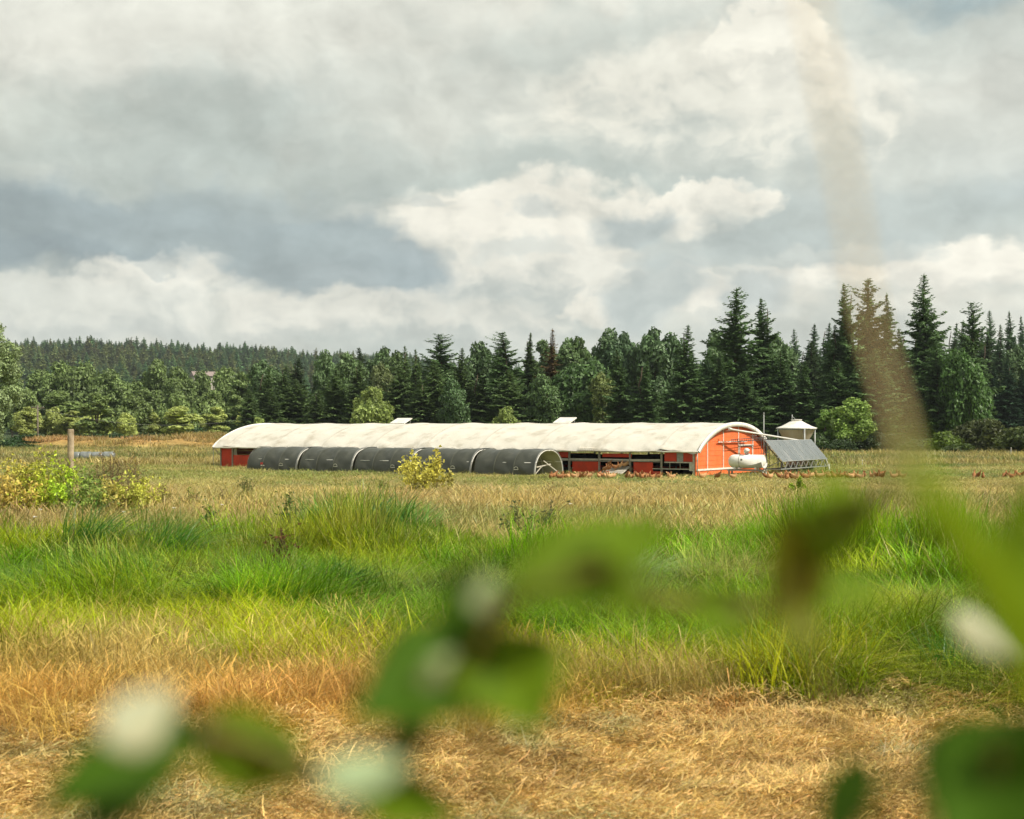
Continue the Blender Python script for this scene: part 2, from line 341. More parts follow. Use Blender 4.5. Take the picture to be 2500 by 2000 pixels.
M = dict(
    red=surf('red_paint', (.60, .050, .016), (.50, .036, .012), 1.5, .55, .35, dirt=(.38, .05, .02), dscale=1.5),  # side walls: darker copy of the barn red, their shade put into the colour
    orange=surf('orange_red_paint', (.88, .190, .060), (.82, .155, .045), 2.2, .6, .25, dirt=(.70, .20, .09), dscale=1.6),  # gable: the same barn red made lighter, sunlight put into the colour
    canvas=surf('cream_canvas', (.74, .70, .62), (.68, .64, .55), 1.1, .6, .3, dirt=(.44, .39, .30), dscale=.8, bump=.45, bscale=5, transl=.12),
    seam=surf('canvas_seam', (.62, .58, .50), (.55, .51, .43), 3, .7, .2),
    tarp_seam=surf('tarp_seam', (.17, .17, .13), (.12, .12, .09), 3, .6, .3),
    white=surf('white_paint', (.78, .76, .71), (.70, .67, .60), 4, .5, .4, dirt=(.5, .45, .36), dscale=3),
    tank=surf('tank_paint', (.80, .78, .73), (.76, .74, .69), 2, .32, .5, dirt=(.62, .57, .48), dscale=2),
    greywood=surf('weathered_wood', (.36, .33, .28), (.25, .22, .18), 9, .85, .15, bump=.4, bscale=40),
    palewood=surf('bleached_wood', (.56, .53, .46), (.42, .38, .31), 7, .85, .15, bump=.3, bscale=40),
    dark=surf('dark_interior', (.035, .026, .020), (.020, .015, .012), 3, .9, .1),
    steel=surf('galvanised_steel', (.34, .35, .34), (.25, .26, .25), 8, .5, .5, metal=.3),
    darksteel=surf('dull_steel', (.10, .10, .10), (.06, .06, .06), 6, .6, .4, metal=.3),
    tarp=surf('dark_green_tarp', (.056, .058, .042), (.042, .044, .032), 1.4, .40, .55, bump=.3, bscale=5, dirt=(.085, .085, .065), dscale=1.1),
    tarp_in=surf('grey_tarp_lining', (.55, .53, .44), (.46, .44, .36), 2, .7, .3, transl=.15),
    pipe=surf('white_pipe', (.72, .71, .66), (.60, .58, .52), 6, .4, .5),
    panel=surf('sky_grey_glass', (.155, .170, .172), (.130, .145, .150), .6, .35, .6, dirt=(.26, .26, .25), dscale=.9),  # grey base colour stands in for the sky reflected in dark glass
    frame=surf('aluminium', (.62, .62, .60), (.5, .5, .48), 5, .4, .5, metal=.5),
    poly=surf('translucent_poly', (.66, .58, .50), (.58, .49, .42), 1.5, .4, .4, transl=.35, dirt=(.52, .34, .26), dscale=.8),
    bark=surf('bark', (.11, .085, .062), (.06, .045, .033), 4, .95, .1, bump=.6, bscale=12),
    paleb=surf('pale_bark', (.22, .19, .15), (.13, .11, .085), 4, .95, .1),
    post=surf('post_wood', (.42, .34, .235), (.28, .215, .14), 6, .9, .15, bump=.5, bscale=25, dirt=(.16, .12, .075), dscale=3),
    twig=surf('twig', (.17, .12, .07), (.10, .07, .045), 9, .9, .1),
    wrap=surf('bale_wrap', (.26, .28, .27), (.11, .12, .12), 2.2, .35, .5, bump=.6, bscale=6),
    soil=surf('bare_soil', (.16, .10, .06), (.08, .05, .03), 2, .95, .1, bump=.6, bscale=3),
    hen=surf('hen_feathers', (.36, .165, .065), (.24, .100, .040), 9, .8, .2),
    henpale=surf('pale_hen_feathers', (.56, .34, .17), (.44, .22, .09), 9, .8, .2),
    comb=surf('comb', (.55, .05, .03), None, 5, .6, .3),
    beak=surf('beak_and_legs', (.60, .42, .16), None, 5, .6, .3),
    house=surf('house_paint', (.46, .42, .36), (.40, .36, .31), 3, .7, .2),
    roof=surf('house_roof', (.30, .24, .22), (.24, .19, .18), 3, .8, .2),
    glass=surf('dark_glass', (.03, .035, .04), None, 3, .1, .6),
    red_mark=surf('red_label', (.62, .06, .05), None, 3, .5, .3),
    leafy=leafmat('broad_leaves', .30, .5, .25, .45, clump=.45),
    needle=leafmat('conifer_needles', .30, .6, .15, .45, clump=.5),
    shrub=leafmat('shrub_leaves', .35, .5, .2, .5, clump=2.0),
    grass=leafmat('grass_blades', .35, .45, .3, .35, instancer=True, dead=(.46, .36, .16), deadp=.13),
    reed=leafmat('green_blades', .42, .42, .16, .45, instancer=True, dead=(.50, .44, .14), deadp=.04),
    tussock=leafmat('tussock_blades', .35, .36, .4, .4, instancer='mesh', dead=(.46, .38, .16), deadp=.05),
    hay=leafmat('hay_straws', .28, .5, .3, .3, instancer='mesh'),
    straw=leafmat('straw', .28, .55, .25, .42, instancer=True),
)

# ------------------------------------------------------------------ terrain
FIELD_Z = 0.0
def berm(x, y):
    u = CX+F*x/np.maximum(y, 1)
    a = sstep(40, 130, u)*(1-sstep(560, 700, u))
    d = 196-.02*(u-300)
    b = np.exp(-((y-d)/7.0)**2)*(1.35+1.1*fbm(x*.10, y*.10, 5))*a
    return np.where(y > 60, b, 0)
def hill(x, y):
    u = CX+F*x/np.maximum(y, 1)
    prof = 69-5*sstep(300, 560, u)-8*sstep(560, 840, u)-14*sstep(850, 1300, u)+5*fbm(x*.004, y*.004, 21)
    return np.where(y > 300, np.clip(sstep(620, 1500, y)*prof, 0, None), 0)
def ground_z(x, y):
    x = np.asarray(x, float); y = np.asarray(y, float)
    z = 1.5*(1-sstep(3.6, 8.4, y))
    n = sstep(8.5, 11, y)*(1-sstep(60, 95, y))
    z = z+n*(.10*fbm(x*.16, y*.16, 3))
    hz = sstep(8, 10, y)*(1-sstep(15.5, 17.5, y))
    z = z+hz*(.24*np.clip(fbm(x*.75, y*1.25, 11), -.35, 1)+.10*np.exp(-((y-15.4-.3*x*.2)/.5)**2)*(fbm(x*.9, 3+0*y, 4)+.6))
    z = z+berm(x, y)+hill(x, y)
    z = z+np.where(y > 120, .25*fbm(x*.05, y*.05, 9)*sstep(120, 160, y), 0)
    return z
def gz(x, y): return float(ground_z(np.array([x]), np.array([y]))[0])

def zones(x, y):
    """weights of cut hay, dry grass, green grass, tan meadow, pasture at ground points"""
    u = CX+F*x/np.maximum(y, 1); Y = HY+CAMZ*F/np.maximum(y, 1)
    wob = 46*fbm(x*.30, y*.30, 31)+16*fbm(x*1.3, y*1.3, 32)
    e1 = 1800-110*sstep(900, 2300, u)+wob*1.3
    e2 = 1612+85*sstep(950, 1600, u)+30*sstep(1900, 2300, u)+wob
    e3 = 1372+62*fbm(x*.16, 1+0*y, 40)+10*sstep(1500, 1900, u)-38*sstep(560, 800, u)*(1-sstep(1050, 1300, u))+.7*wob
    e4 = 1196+.3*wob
    return Y, u, e1, e2, e3, e4
STRAW, GOLD = np.array((.65, .455, .165)), np.array((.56, .350, .085))
YELG, GRN, BLUG = np.array((.43, .46, .010)), np.array((.175, .35, .008)), np.array((.23, .39, .075))
TAN, PAST = np.array((.57, .455, .165)), np.array((.28, .29, .085))
RUST = np.array((.40, .22, .08))
def soil_colour(x, y):
    Y, u, e1, e2, e3, e4 = zones(x, y)
    c = np.zeros((len(x), 3))
    def mixc(c, b, t): return c*(1-t[:, None])+np.asarray(b)*t[:, None]
    c[:] = STRAW*.72
    c = mixc(c, GOLD*.5, sstep(e1+30, e1-30, Y) if False else 1-sstep(e1-30, e1+30, Y))
    c = mixc(c, GRN*.55, 1-sstep(e2-25, e2+25, Y))
    c = mixc(c, TAN*.75, 1-sstep(e3-15, e3+15, Y))
    c = mixc(c, PAST*.9, 1-sstep(e4-10, e4+10, Y))
    far = 1-sstep(1128, 1146, Y)
    c = mixc(c, PAST*.8, far*.7)
    tan = far*sstep(-.1, .35, fbm(x*.03, y*.09, 51))
    c = mixc(c, TAN*.8, tan)
    b = np.clip(berm(x, y)/1.0, 0, 1); c = mixc(c, RUST*.9+TAN*.25, b)
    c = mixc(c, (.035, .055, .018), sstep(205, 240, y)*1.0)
    return c

def build_ground():
    s = np.linspace(-1, 1, 221); xs = np.sign(s)*(np.sinh(np.abs(s)*7.4)/np.sinh(7.4))*2500
    ys = np.concatenate([-np.geomspace(600, 2, 14), np.linspace(0, 9, 12)[1:], np.linspace(9, 20, 74)[1:], np.geomspace(20, 2500, 200)[1:]])
    X, Y = np.meshgrid(xs, ys); x, y = X.ravel(), Y.ravel()
    z = ground_z(x, y); V = np.stack([x, y, z], 1)
    nx, ny = len(xs), len(ys); i = np.arange((ny-1)*(nx-1)); r, c = i//(nx-1), i % (nx-1); a = r*nx+c
    Q = np.stack([a, a+1, a+nx+1, a+nx], 1)
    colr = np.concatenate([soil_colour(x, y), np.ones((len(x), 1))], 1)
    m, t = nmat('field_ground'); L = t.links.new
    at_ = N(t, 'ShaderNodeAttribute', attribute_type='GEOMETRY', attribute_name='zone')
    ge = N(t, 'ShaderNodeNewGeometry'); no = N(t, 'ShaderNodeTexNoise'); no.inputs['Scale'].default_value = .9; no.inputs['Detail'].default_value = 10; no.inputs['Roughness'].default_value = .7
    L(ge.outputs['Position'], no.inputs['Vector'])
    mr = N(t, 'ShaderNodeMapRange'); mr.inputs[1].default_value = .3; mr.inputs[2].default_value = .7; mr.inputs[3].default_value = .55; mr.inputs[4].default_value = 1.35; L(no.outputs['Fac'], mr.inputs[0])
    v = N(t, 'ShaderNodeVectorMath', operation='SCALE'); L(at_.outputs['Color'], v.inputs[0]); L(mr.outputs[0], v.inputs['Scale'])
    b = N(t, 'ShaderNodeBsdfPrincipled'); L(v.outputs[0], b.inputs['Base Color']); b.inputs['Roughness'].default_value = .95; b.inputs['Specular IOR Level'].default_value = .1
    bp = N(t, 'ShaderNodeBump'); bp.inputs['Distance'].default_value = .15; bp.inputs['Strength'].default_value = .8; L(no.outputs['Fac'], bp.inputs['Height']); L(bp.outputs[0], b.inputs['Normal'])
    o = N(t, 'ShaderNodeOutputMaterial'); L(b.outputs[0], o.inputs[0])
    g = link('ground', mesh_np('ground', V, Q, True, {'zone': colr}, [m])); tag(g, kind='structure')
build_ground()

# ------------------------------------------------------------------ grass clumps and scattering
def blades(n, radius, h, w, lean=(0, 0), curve=.5, seg=4, seed=0, hvar=.35, spread=.35, head=0.0, flat=0.0):
    """n tapering curved blades; returns V, quads, rnd, rnd2"""
    g = np.random.default_rng(seed)
    rr = radius*np.sqrt(g.random(n)); th = g.random(n)*2*np.pi
    bx, by = rr*np.cos(th), rr*np.sin(th)
    H = h*(1+hvar*(g.random(n)*2-1)); W = w*(.6+.8*g.random(n)); az = g.random(n)*2*np.pi
    tilt = spread*g.random(n)**.7; cv = curve*(.3+1.2*g.random(n))
    dx, dy = np.cos(az)*tilt+lean[0]*.35, np.sin(az)*tilt+lean[1]*.35
    cx, cy_ = np.cos(az)*cv*.6+lean[0]*cv, np.sin(az)*cv*.6+lean[1]*cv
    t = np.linspace(0, 1, seg+1)[None, :]
    px = bx[:, None]+H[:, None]*(dx[:, None]*t+cx[:, None]*t**2.2)
    py = by[:, None]+H[:, None]*(dy[:, None]*t+cy_[:, None]*t**2.2)
    bend = np.hypot(cx, cy_)[:, None]
    pz = H[:, None]*(t-np.clip(bend, 0, 1.3)*.42*t**2.6)*(1-flat)
    if flat: pz = pz+g.random(n)[:, None]*h*.35
    wa = az+np.pi/2+g.normal(0, .6, n)
    wd = W[:, None]*.5*np.clip(1-t**2.2, .06, 1)
    if head: wd = W[:, None]*.5*(.35+head*np.exp(-((t-.88)/.10)**2))
    ox, oy = np.cos(wa)[:, None]*wd, np.sin(wa)[:, None]*wd
    A = np.stack([px-ox, py-oy, pz], 2); B = np.stack([px+ox, py+oy, pz], 2)
    V = np.stack([A, B], 2).reshape(-1, 3)
    k = (seg+1)*2; i = np.arange(n)[:, None]*k+np.arange(seg)[None, :]*2; i = i.ravel()
    Q = np.stack([i, i+1, i+3, i+2], 1)
    return V, Q, np.repeat(g.random(n), k), np.repeat(g.random(n), k)
def merge(parts):
    Vs, Qs, a, b, off = [], [], [], [], 0
    for V, Q, r, r2 in parts: Vs.append(V); Qs.append(Q+off); a.append(r); b.append(r2); off += len(V)
    return np.concatenate(Vs), np.concatenate(Qs), np.concatenate(a), np.concatenate(b)
def clump_set(name, makers, mat):
    """a hidden palette of clump meshes for the scatter; the collection itself is not part of the scene"""
    c = bpy.data.collections.new(name)
    for i, parts in enumerate(makers):
        V, Q, r, r2 = merge(parts)
        me = mesh_np(f'{name}_{i}', V, Q, False, {'rnd': r, 'rnd2': r2}, [mat])
        c.objects.link(bpy.data.objects.new(f'{name}_{i}', me))
    return c
def scatter(name, label, pts, rot, scl, idx, tint, coll, cat='grass'):
    n = len(pts); me = bpy.data.meshes.new(name)
    me.vertices.add(n); me.vertices.foreach_set('co', np.asarray(pts, np.float32).ravel())
    for nm, ty, key, a in (('rot', 'FLOAT_VECTOR', 'vector', rot), ('scl', 'FLOAT_VECTOR', 'vector', scl), ('idx', 'INT', 'value', idx), ('tint', 'FLOAT_COLOR', 'color', np.concatenate([tint, np.ones((n, 1))], 1))):
        d = me.attributes.new(nm, ty, 'POINT'); d.data.foreach_set(key, np.asarray(a, np.int32 if ty == 'INT' else np.float32).ravel())
    o = bpy.data.objects.new(name, me); COL.objects.link(o)
    ng = bpy.data.node_groups.new(name, 'GeometryNodeTree')
    ng.interface.new_socket('Geometry', in_out='INPUT', socket_type='NodeSocketGeometry'); ng.interface.new_socket('Geometry', in_out='OUTPUT', socket_type='NodeSocketGeometry')
    gi = ng.nodes.new('NodeGroupInput'); go = ng.nodes.new('NodeGroupOutput')
    ci = ng.nodes.new('GeometryNodeCollectionInfo'); ci.inputs[0].default_value = coll; ci.inputs[1].default_value = True; ci.inputs[2].default_value = True
    ip = ng.nodes.new('GeometryNodeInstanceOnPoints'); ip.inputs['Pick Instance'].default_value = True
    def attr(nm, ty):
        a = ng.nodes.new('GeometryNodeInputNamedAttribute'); a.data_type = ty; a.inputs[0].default_value = nm; return a.outputs[0]
    ng.links.new(gi.outputs[0], ip.inputs['Points']); ng.links.new(ci.outputs[0], ip.inputs['Instance'])
    ng.links.new(attr('idx', 'INT'), ip.inputs['Instance Index']); ng.links.new(attr('rot', 'FLOAT_VECTOR'), ip.inputs['Rotation']); ng.links.new(attr('scl', 'FLOAT_VECTOR'), ip.inputs['Scale'])
    ng.links.new(ip.outputs[0], go.inputs[0])
    md = o.modifiers.new('scatter', 'NODES'); md.node_group = ng
    tag(o, label, cat, kind='stuff'); return o

LEAN = (.55, -.05)
ds = [None,
      clump_set('dry', [[blades(150, .52, .42, .0042, (.2, 0), .5, 4, 200+i, .5), blades(50, .5, .46, .0085, (.25, 0), .6, 6, 230+i, .45, head=.9), blades(330, .54, .22, .0060, (.05, 0), 1.5, 4, 250+i, .6, spread=1.3)] for i in range(5)], M['straw']),
      clump_set('green', [[blades(190, .66, .56, .011, (.25, -.05), .8, 5, 300+i, .6, spread=.7), blades(190, .66, .36, .013, (.1, 0), 1.3, 5, 330+i, .6, spread=1.1)] for i in range(5)]
                + [[blades(300, .60, .66, .014, (.8, -.1), 1.1, 5, 350+i, .4, spread=.35)] for i in range(2)]
                + [[blades(150, .60, .92, .020, (.15, 0), .42, 5, 370+i, .4, spread=.35), blades(90, .60, .4, .014, (.1, 0), 1.2, 4, 380+i, .5, spread=1.0)] for i in range(2)], M['reed']),
      clump_set('meadow', [[blades(250, 1.05, .48, .014, (.2, 0), .45, 3, 400+i), blades(90, 1.05, .64, .020, (.25, 0), .5, 5, 430+i, head=.9)] for i in range(5)], M['grass']),
      clump_set('pasture', [[blades(140, 1.2, .26, .028, (.1, 0), .5, 2, 500+i), blades(16, 1.2, .42, .022, (.2, 0), .4, 3, 530+i)] for i in range(5)], M['grass']),
      clump_set('rough', [[blades(220, 2.2, .55, .060, (.1, 0), .5, 2, 600+i, spread=.5)] for i in range(4)], M['grass'])]

def sow(n, d0, d1, power=1.0, margin=2.0):
    """points over the visible wedge of field between two distances"""
    d = (d0**(power+1)+(d1**(power+1)-d0**(power+1))*rng.random(n))**(1/(power+1))
    x = (rng.random(n)*2-1)*(.385*d+margin)
    return x, d
def jitter(c, n, v=.12): return np.clip(c*(1+v*rng.normal(size=(n, 1)))*(1+.05*rng.normal(size=(n, 3))), .004, .95)
def lerp(a, b, t): return a*(1-t[:, None])+b*t[:, None]
def plant(name, label, x, y, h, wscale, tint, coll, nvar, spin=1.0, sink=.0, idx=None):
    n = len(x); z = ground_z(x, y)-sink
    rot = np.stack([rng.normal(0, .06, n), rng.normal(0, .06, n), (rng.random(n)*2-1)*math.pi*spin], 1)
    scl = np.stack([wscale, wscale, h], 1)
    scatter(name, label, np.stack([x, y, z], 1), rot, scl, rng.integers(0, nvar, n) if idx is None else idx, tint, coll)

# cut hay: real straws lying in swirled layers
def build_hay(n):
    d = (9.4**2+(18.5**2-9.4**2)*rng.random(n))**.5; x = (rng.random(n)*2-1)*(.385*d+1.2); y = d
    Y, u, e1, e2, e3, e4 = zones(x, y); k = Y > e1-10+20*rng.normal(size=n); x, y = x[k], y[k]; n = len(x)
    lump = fbm(x*1.5, y*2.2, 62); th = .02+.20*sstep(-.05, .45, lump)
    L = .04+.13*rng.random(n)**1.6; w = .0026+.0034*rng.random(n)
    az = 2.6*fbm(x*1.1, y*1.1, 64)+rng.normal(0, 1.0, n); lay = rng.random(n)**.8
    pit = rng.normal(.05, .30, n)+.5*(rng.random(n) < .15); cv = rng.normal(0, .8, n)
    z0 = ground_z(x, y)+.008+th*lay
    seg = 2; t = np.linspace(-.5, .5, seg+1)[None, :]
    px = x[:, None]+L[:, None]*(np.cos(az)[:, None]*t-np.sin(az)[:, None]*cv[:, None]*(t*t-.08))
    py = y[:, None]+L[:, None]*(np.sin(az)[:, None]*t+np.cos(az)[:, None]*cv[:, None]*(t*t-.08))
    pz = z0[:, None]+L[:, None]*(pit[:, None]*(t+.5)-.35*np.abs(cv)[:, None]*(t*t))
    tl = rng.normal(0, .6, n); ox = (-np.sin(az)*np.cos(tl)*w)[:, None]; oy = (np.cos(az)*np.cos(tl)*w)[:, None]; oz = (np.sin(tl)*w)[:, None]
    wt = np.array([[.8, 1., .5]])
    V = np.stack([np.stack([px-ox*wt, py-oy*wt, pz-oz*wt], 2), np.stack([px+ox*wt, py+oy*wt, pz+oz*wt], 2)], 2).reshape(-1, 3)
    kk = (seg+1)*2; i = (np.arange(n)[:, None]*kk+np.arange(seg)[None, :]*2).ravel(); Q = np.stack([i, i+1, i+3, i+2], 1)
    t1 = sstep(-.15, .4, fbm(x*.9, y*1.4, 61)); t2 = sstep(.15, .45, fbm(x*.8+9, y*1.2, 66))
    tint = lerp(np.tile(STRAW*1.1, (n, 1)), np.array((.44, .29, .10)), t1*.75); tint = lerp(tint, np.array((.34, .36, .17)), t2*.55); tint = jitter(tint, n, .2)
    me = mesh_np('cut_hay', V, Q, False, {'tint': np.repeat(np.concatenate([tint, np.ones((n, 1))], 1), kk, 0), 'rnd': np.repeat(rng.random(n), kk)}, [M['hay']])
    tag(link('cut_hay', me), 'loose golden cut hay lying over the near edge of the field', 'hay', kind='stuff')
build_hay(340000)
# dry standing grass
x, y = sow(1900, 13, 29, .9, 2); Y, u, e1, e2, e3, e4 = zones(x, y)
k = (Y < e1+14*rng.normal(size=len(x))) & (Y > e2-14+40*rng.normal(size=len(x))); x, y, Y, e1, e2 = x[k], y[k], Y[k], e1[k], e2[k]; n = len(x)
t = sstep(.25, 1.0, (e1-Y)/(e1-e2)); tint = lerp(np.tile(GOLD, (n, 1)), np.array((.46, .36, .10)), t); t2 = sstep(.05, .45, fbm(x*.5, y*.5, 63)); tint = lerp(tint, TAN*1.05, t2*.5)
plant('dry_grass', 'dry golden standing grass between the cut hay and the green grass', x, y, (.60+.30*t+.25*rng.random(n)), 1+.3*rng.random(n), jitter(tint, n, .2), ds[1], 5, .8)
# green grass
x, y = sow(3900, 15.5, 52, .75, 2); Y, u, e1, e2, e3, e4 = zones(x, y)
k = (Y < e2+30*rng.normal(size=len(x))) & (Y > e3-6+16*rng.normal(size=len(x))); x, y, Y, e2, e3, u = x[k], y[k], Y[k], e2[k], e3[k], u[k]; n = len(x)
s = (e2-Y)/(e2-e3)
p = fbm(x*.16, y*.22, 71); q = fbm(x*.45, y*.6, 72)
tint = lerp(np.tile(GRN, (n, 1)), YELG, np.clip((1-sstep(.10, .34, s+.3*q))*.9+.75*sstep(.05, .35, p+.25*q-.1*s), 0, 1))
tint = lerp(tint, BLUG, np.clip(sstep(.30, .50, s)*(1-sstep(.62, .80, s))*sstep(-.35, .15, q)*(1-.7*sstep(1000, 1500, u)), 0, 1)*.9)
tint = lerp(tint, np.array((.10, .25, .020)), sstep(.78, .92, s+.12*q)*sstep(-.1, .2, fbm(x*.3, y*.3, 73))*.9)
tint = lerp(tint, TAN, (sstep(.25, .5, fbm(x*.6+5, y*.6, 74))*.6+.30*sstep(1450, 1900, u)*sstep(0, .35, q))*.7)
h = .50+.40*rng.random(n)+.75*sstep(.0, .42, fbm(x*.6, y*.45, 75))-.15*(1-sstep(.0, .2, s))
tint = lerp(tint, GRN*.36, sstep(-.02, .32, fbm(x*.75+3, y*.55, 78))*.78)
tint = lerp(tint, YELG*1.1+.02, sstep(.15, .45, fbm(x*.7-8, y*.5, 79))*.6)
wide = .9+.3*rng.random(n)+.012*(y-18)
idx = np.where(fbm(x*.5, y*.5, 76) > .22, rng.integers(5, 7, n), rng.integers(0, 5, n)); idx = np.where((s > .8) & (fbm(x*.4, y*.4, 77) > .05), rng.integers(7, 9, n), idx)
plant('green_grass', 'tall lush green grass in a wide band across the field', x, y, h, wide, jitter(tint, n, .28), ds[2], 5, 1.0, idx=idx)
# tan meadow
x, y = sow(2600, 30, 90, .55, 2.5); Y, u, e1, e2, e3, e4 = zones(x, y)
k = (Y < e3+20*rng.normal(size=len(x))) & (Y > e4-2+8*rng.normal(size=len(x))); x, y, Y, u = x[k], y[k], Y[k], u[k]; n = len(x)
t = sstep(-.05, .4, fbm(x*.14, y*.20, 81)+.25*sstep(1300, 1900, u)*.6); tint = lerp(np.tile(TAN, (n, 1)), np.array((.27, .27, .075)), t*.8); tint = lerp(tint, np.array((.48, .33, .13)), sstep(.1, .45, fbm(x*.2, y*.1, 82))*.45)
tint = lerp(tint, RUST*1.1+.04, (1-sstep(0, 600, u))*.30)
plant('meadow_grass', 'pale tan seeding meadow grass between the green band and the barn', x, y, (.62+.5*rng.random(n))*(.38+.62*sstep(1195, 1255, Y)), 1+.012*(y-30)+.3*rng.random(n), jitter(tint, n, .14), ds[3], 5, .6)
# pasture by the barn and behind it
x, y = sow(5000, 62, 120, .3, 4); Y, u, e1, e2, e3, e4 = zones(x, y)
bx, by = x-11.25, y-87; la, lb = bx*.862-by*.507, bx*.508+by*.862
inside = ((la > -39.6) & (la < .9) & (lb > -.9) & (lb < 13)) | ((la > -32.2) & (la < -8.2) & (lb > -5.3) & (lb < -.9))
k = (Y < e4+4*rng.normal(size=len(x))) & ~inside; x, y, Y, u = x[k], y[k], Y[k], u[k]; n = len(x)
t = sstep(-.1, .35, fbm(x*.09, y*.14, 91)); tint = lerp(np.tile(PAST*1.1, (n, 1)), TAN*1.0, t*.65); tint = lerp(tint, np.array((.11, .19, .04)), sstep(.1, .4, fbm(x*.12, y*.12, 92))*.6)
plant('pasture_grass', 'short green and straw coloured pasture grass round the barn', x, y, .30+.35*rng.random(n)+.3*sstep(98, 108, y), 1+.4*rng.random(n), jitter(tint, n, .14), ds[4], 5, .8)
x, y = sow(2300, 110, 215, .2, 6); bz = berm(x, y); n = len(x)
u = CX+F*x/y
t = sstep(-.1, .35, fbm(x*.035, y*.10, 93)); tint = lerp(np.tile(PAST*.85, (n, 1)), TAN*.9, t*.85); tint = lerp(tint, RUST*.95+.03, np.clip(bz/.8, 0, 1)*(.35+.5*sstep(-.2, .3, fbm(x*.10, y*.2, 97))))
tint = lerp(tint, np.array((.10, .16, .04)), sstep(.15, .4, fbm(x*.05, y*.15, 94))*.7*(bz < .3))
plant('far_pasture_grass', 'rough green and tan grass of the pasture beyond the barn', x, y, .55+.7*rng.random(n), 1+.4*rng.random(n), jitter(tint, n, .15), ds[5], 4, 1)

# ------------------------------------------------------------------ trees
def quads_from(c, u, v):
    n = len(c); V = np.stack([c-u-v, c+u-v*.6, c+u*1.1+v*.6, c-u+v], 1).reshape(-1, 3)
    return V, np.arange(n*4).reshape(n, 4)
def unit(a): return a/np.maximum(np.linalg.norm(a, axis=-1, keepdims=True), 1e-6)
def conifer_mesh(name, seed, H=20., Rr=3.4, base=.05, taper=.85, n=300, size=.30, droop=.35, ragged=.3, bare=0.0, top=0.0):
    """branches set singly round the stem, each hung with flat drooping sprays"""
    g = np.random.default_rng(seed); C, U, Vv = [], [], []
    p1, p2, p3 = g.random(3)*6.28; bendx, bendy = g.normal(0, .25, 2)
    for w in range(n):
        f = base+(1-base)*min(.985, ((w+g.random())/n)**.95)
        az = w*2.39996+g.normal(0, .45)
        lob = math.sin(2*az+f*7+p1)*.5+math.sin(az-f*13+p2)*.5+math.sin(3*az+f*21+p3)*.35
        if lob*.5+.5 < bare and f > base+.05: continue
        env = Rr*((1-f)**taper+.02+top*math.exp(-((f-.92)/.05)**2))*(.55+.45*min(1, (f-base)/.12))
        L = env*(1-ragged*.8*g.random())*(1+.4*ragged*lob)
        if g.random() < ragged*.22: L *= 1.35
        tip = .25+.75*min(1, (1-f)*2.6)
        ns = max(3, int(L/Rr*19)+3); s = np.linspace(.12, 1, ns)**.85
        up = .50*(f-.25); d = np.array((math.cos(az), math.sin(az))); cur = .22*(.5+g.random())
        p = np.stack([d[0]*L*s+bendx*f*f, d[1]*L*s+bendy*f*f, f*H+L*(up*s-droop*s**1.6*(1-.55*f)+cur*s**4)+g.normal(0, .04, ns)], 1)
        for sd in (-1, 1, 0, 0):
            off = np.stack([-d[1]*np.ones(ns)*sd, d[0]*np.ones(ns)*sd, np.full(ns, -.12-.40*g.random())], 1)*(.26*(1-.6*s)[:, None])*L*.5*(.4+g.random((ns, 1)))
            if sd == 0: off *= .25
            c = p+off+g.normal(0, .05*tip, (ns, 3)); dirn = unit(np.stack([d[0]*np.ones(ns)-d[1]*sd*.8, d[1]*np.ones(ns)+d[0]*sd*.8, np.full(ns, -.18)], 1)+g.normal(0, .42, (ns, 3)))
            nrm = unit(np.stack([np.zeros(ns), np.zeros(ns), np.ones(ns)], 1)+g.normal(0, .6, (ns, 3))); sidev = unit(np.cross(nrm, dirn))
            sz = size*(.5+.9*g.random((ns, 1)))*tip*(1-.35*s[:, None])
            C.append(c); U.append(dirn*sz); Vv.append(sidev*sz*.40)
    k = 10; z = np.linspace(.955, 1.0, k)*H      # leader
    C.append(np.stack([bendx+g.normal(0, .02, k), bendy+g.normal(0, .02, k), z], 1)); U.append(unit(np.stack([g.normal(0, .6, k), g.normal(0, .6, k), np.ones(k)], 1))*.12); Vv.append(unit(g.normal(size=(k, 3)))*.035)
    C, U, Vv = np.concatenate(C), np.concatenate(U), np.concatenate(Vv)
    V, Q = quads_from(C, U, Vv)
    return mesh_np(name, V, Q, False, {'rnd': np.repeat(g.random(len(C)), 4)}, [M['needle']])
def trunk_mesh(name, H, r, seed, mat, limbs=(), frac=1.0):
    g = random.Random(seed); m = MB(); n = 9
    m.tube([(g.gauss(0, .012*H*.5)*i/n, g.gauss(0, .012*H*.5)*i/n, H*frac*i/n) for i in range(n+1)], [r*(1.25 if i == 0 else 1)*(1-.9*i/n) for i in range(n+1)], 8)
    for p, q, rr in limbs:
        p, q = Vector(p), Vector(q); mid = (p+q)/2+Vector((0, 0, (q-p).length*.10))
        m.tube([p, mid, q], [rr, rr*.6, rr*.2], 5)
    me = bpy.data.meshes.new(name); me.from_pydata(m.v, [], m.f); me.polygons.foreach_set('use_smooth', m.sm); me.materials.append(mat); me.update(); return me
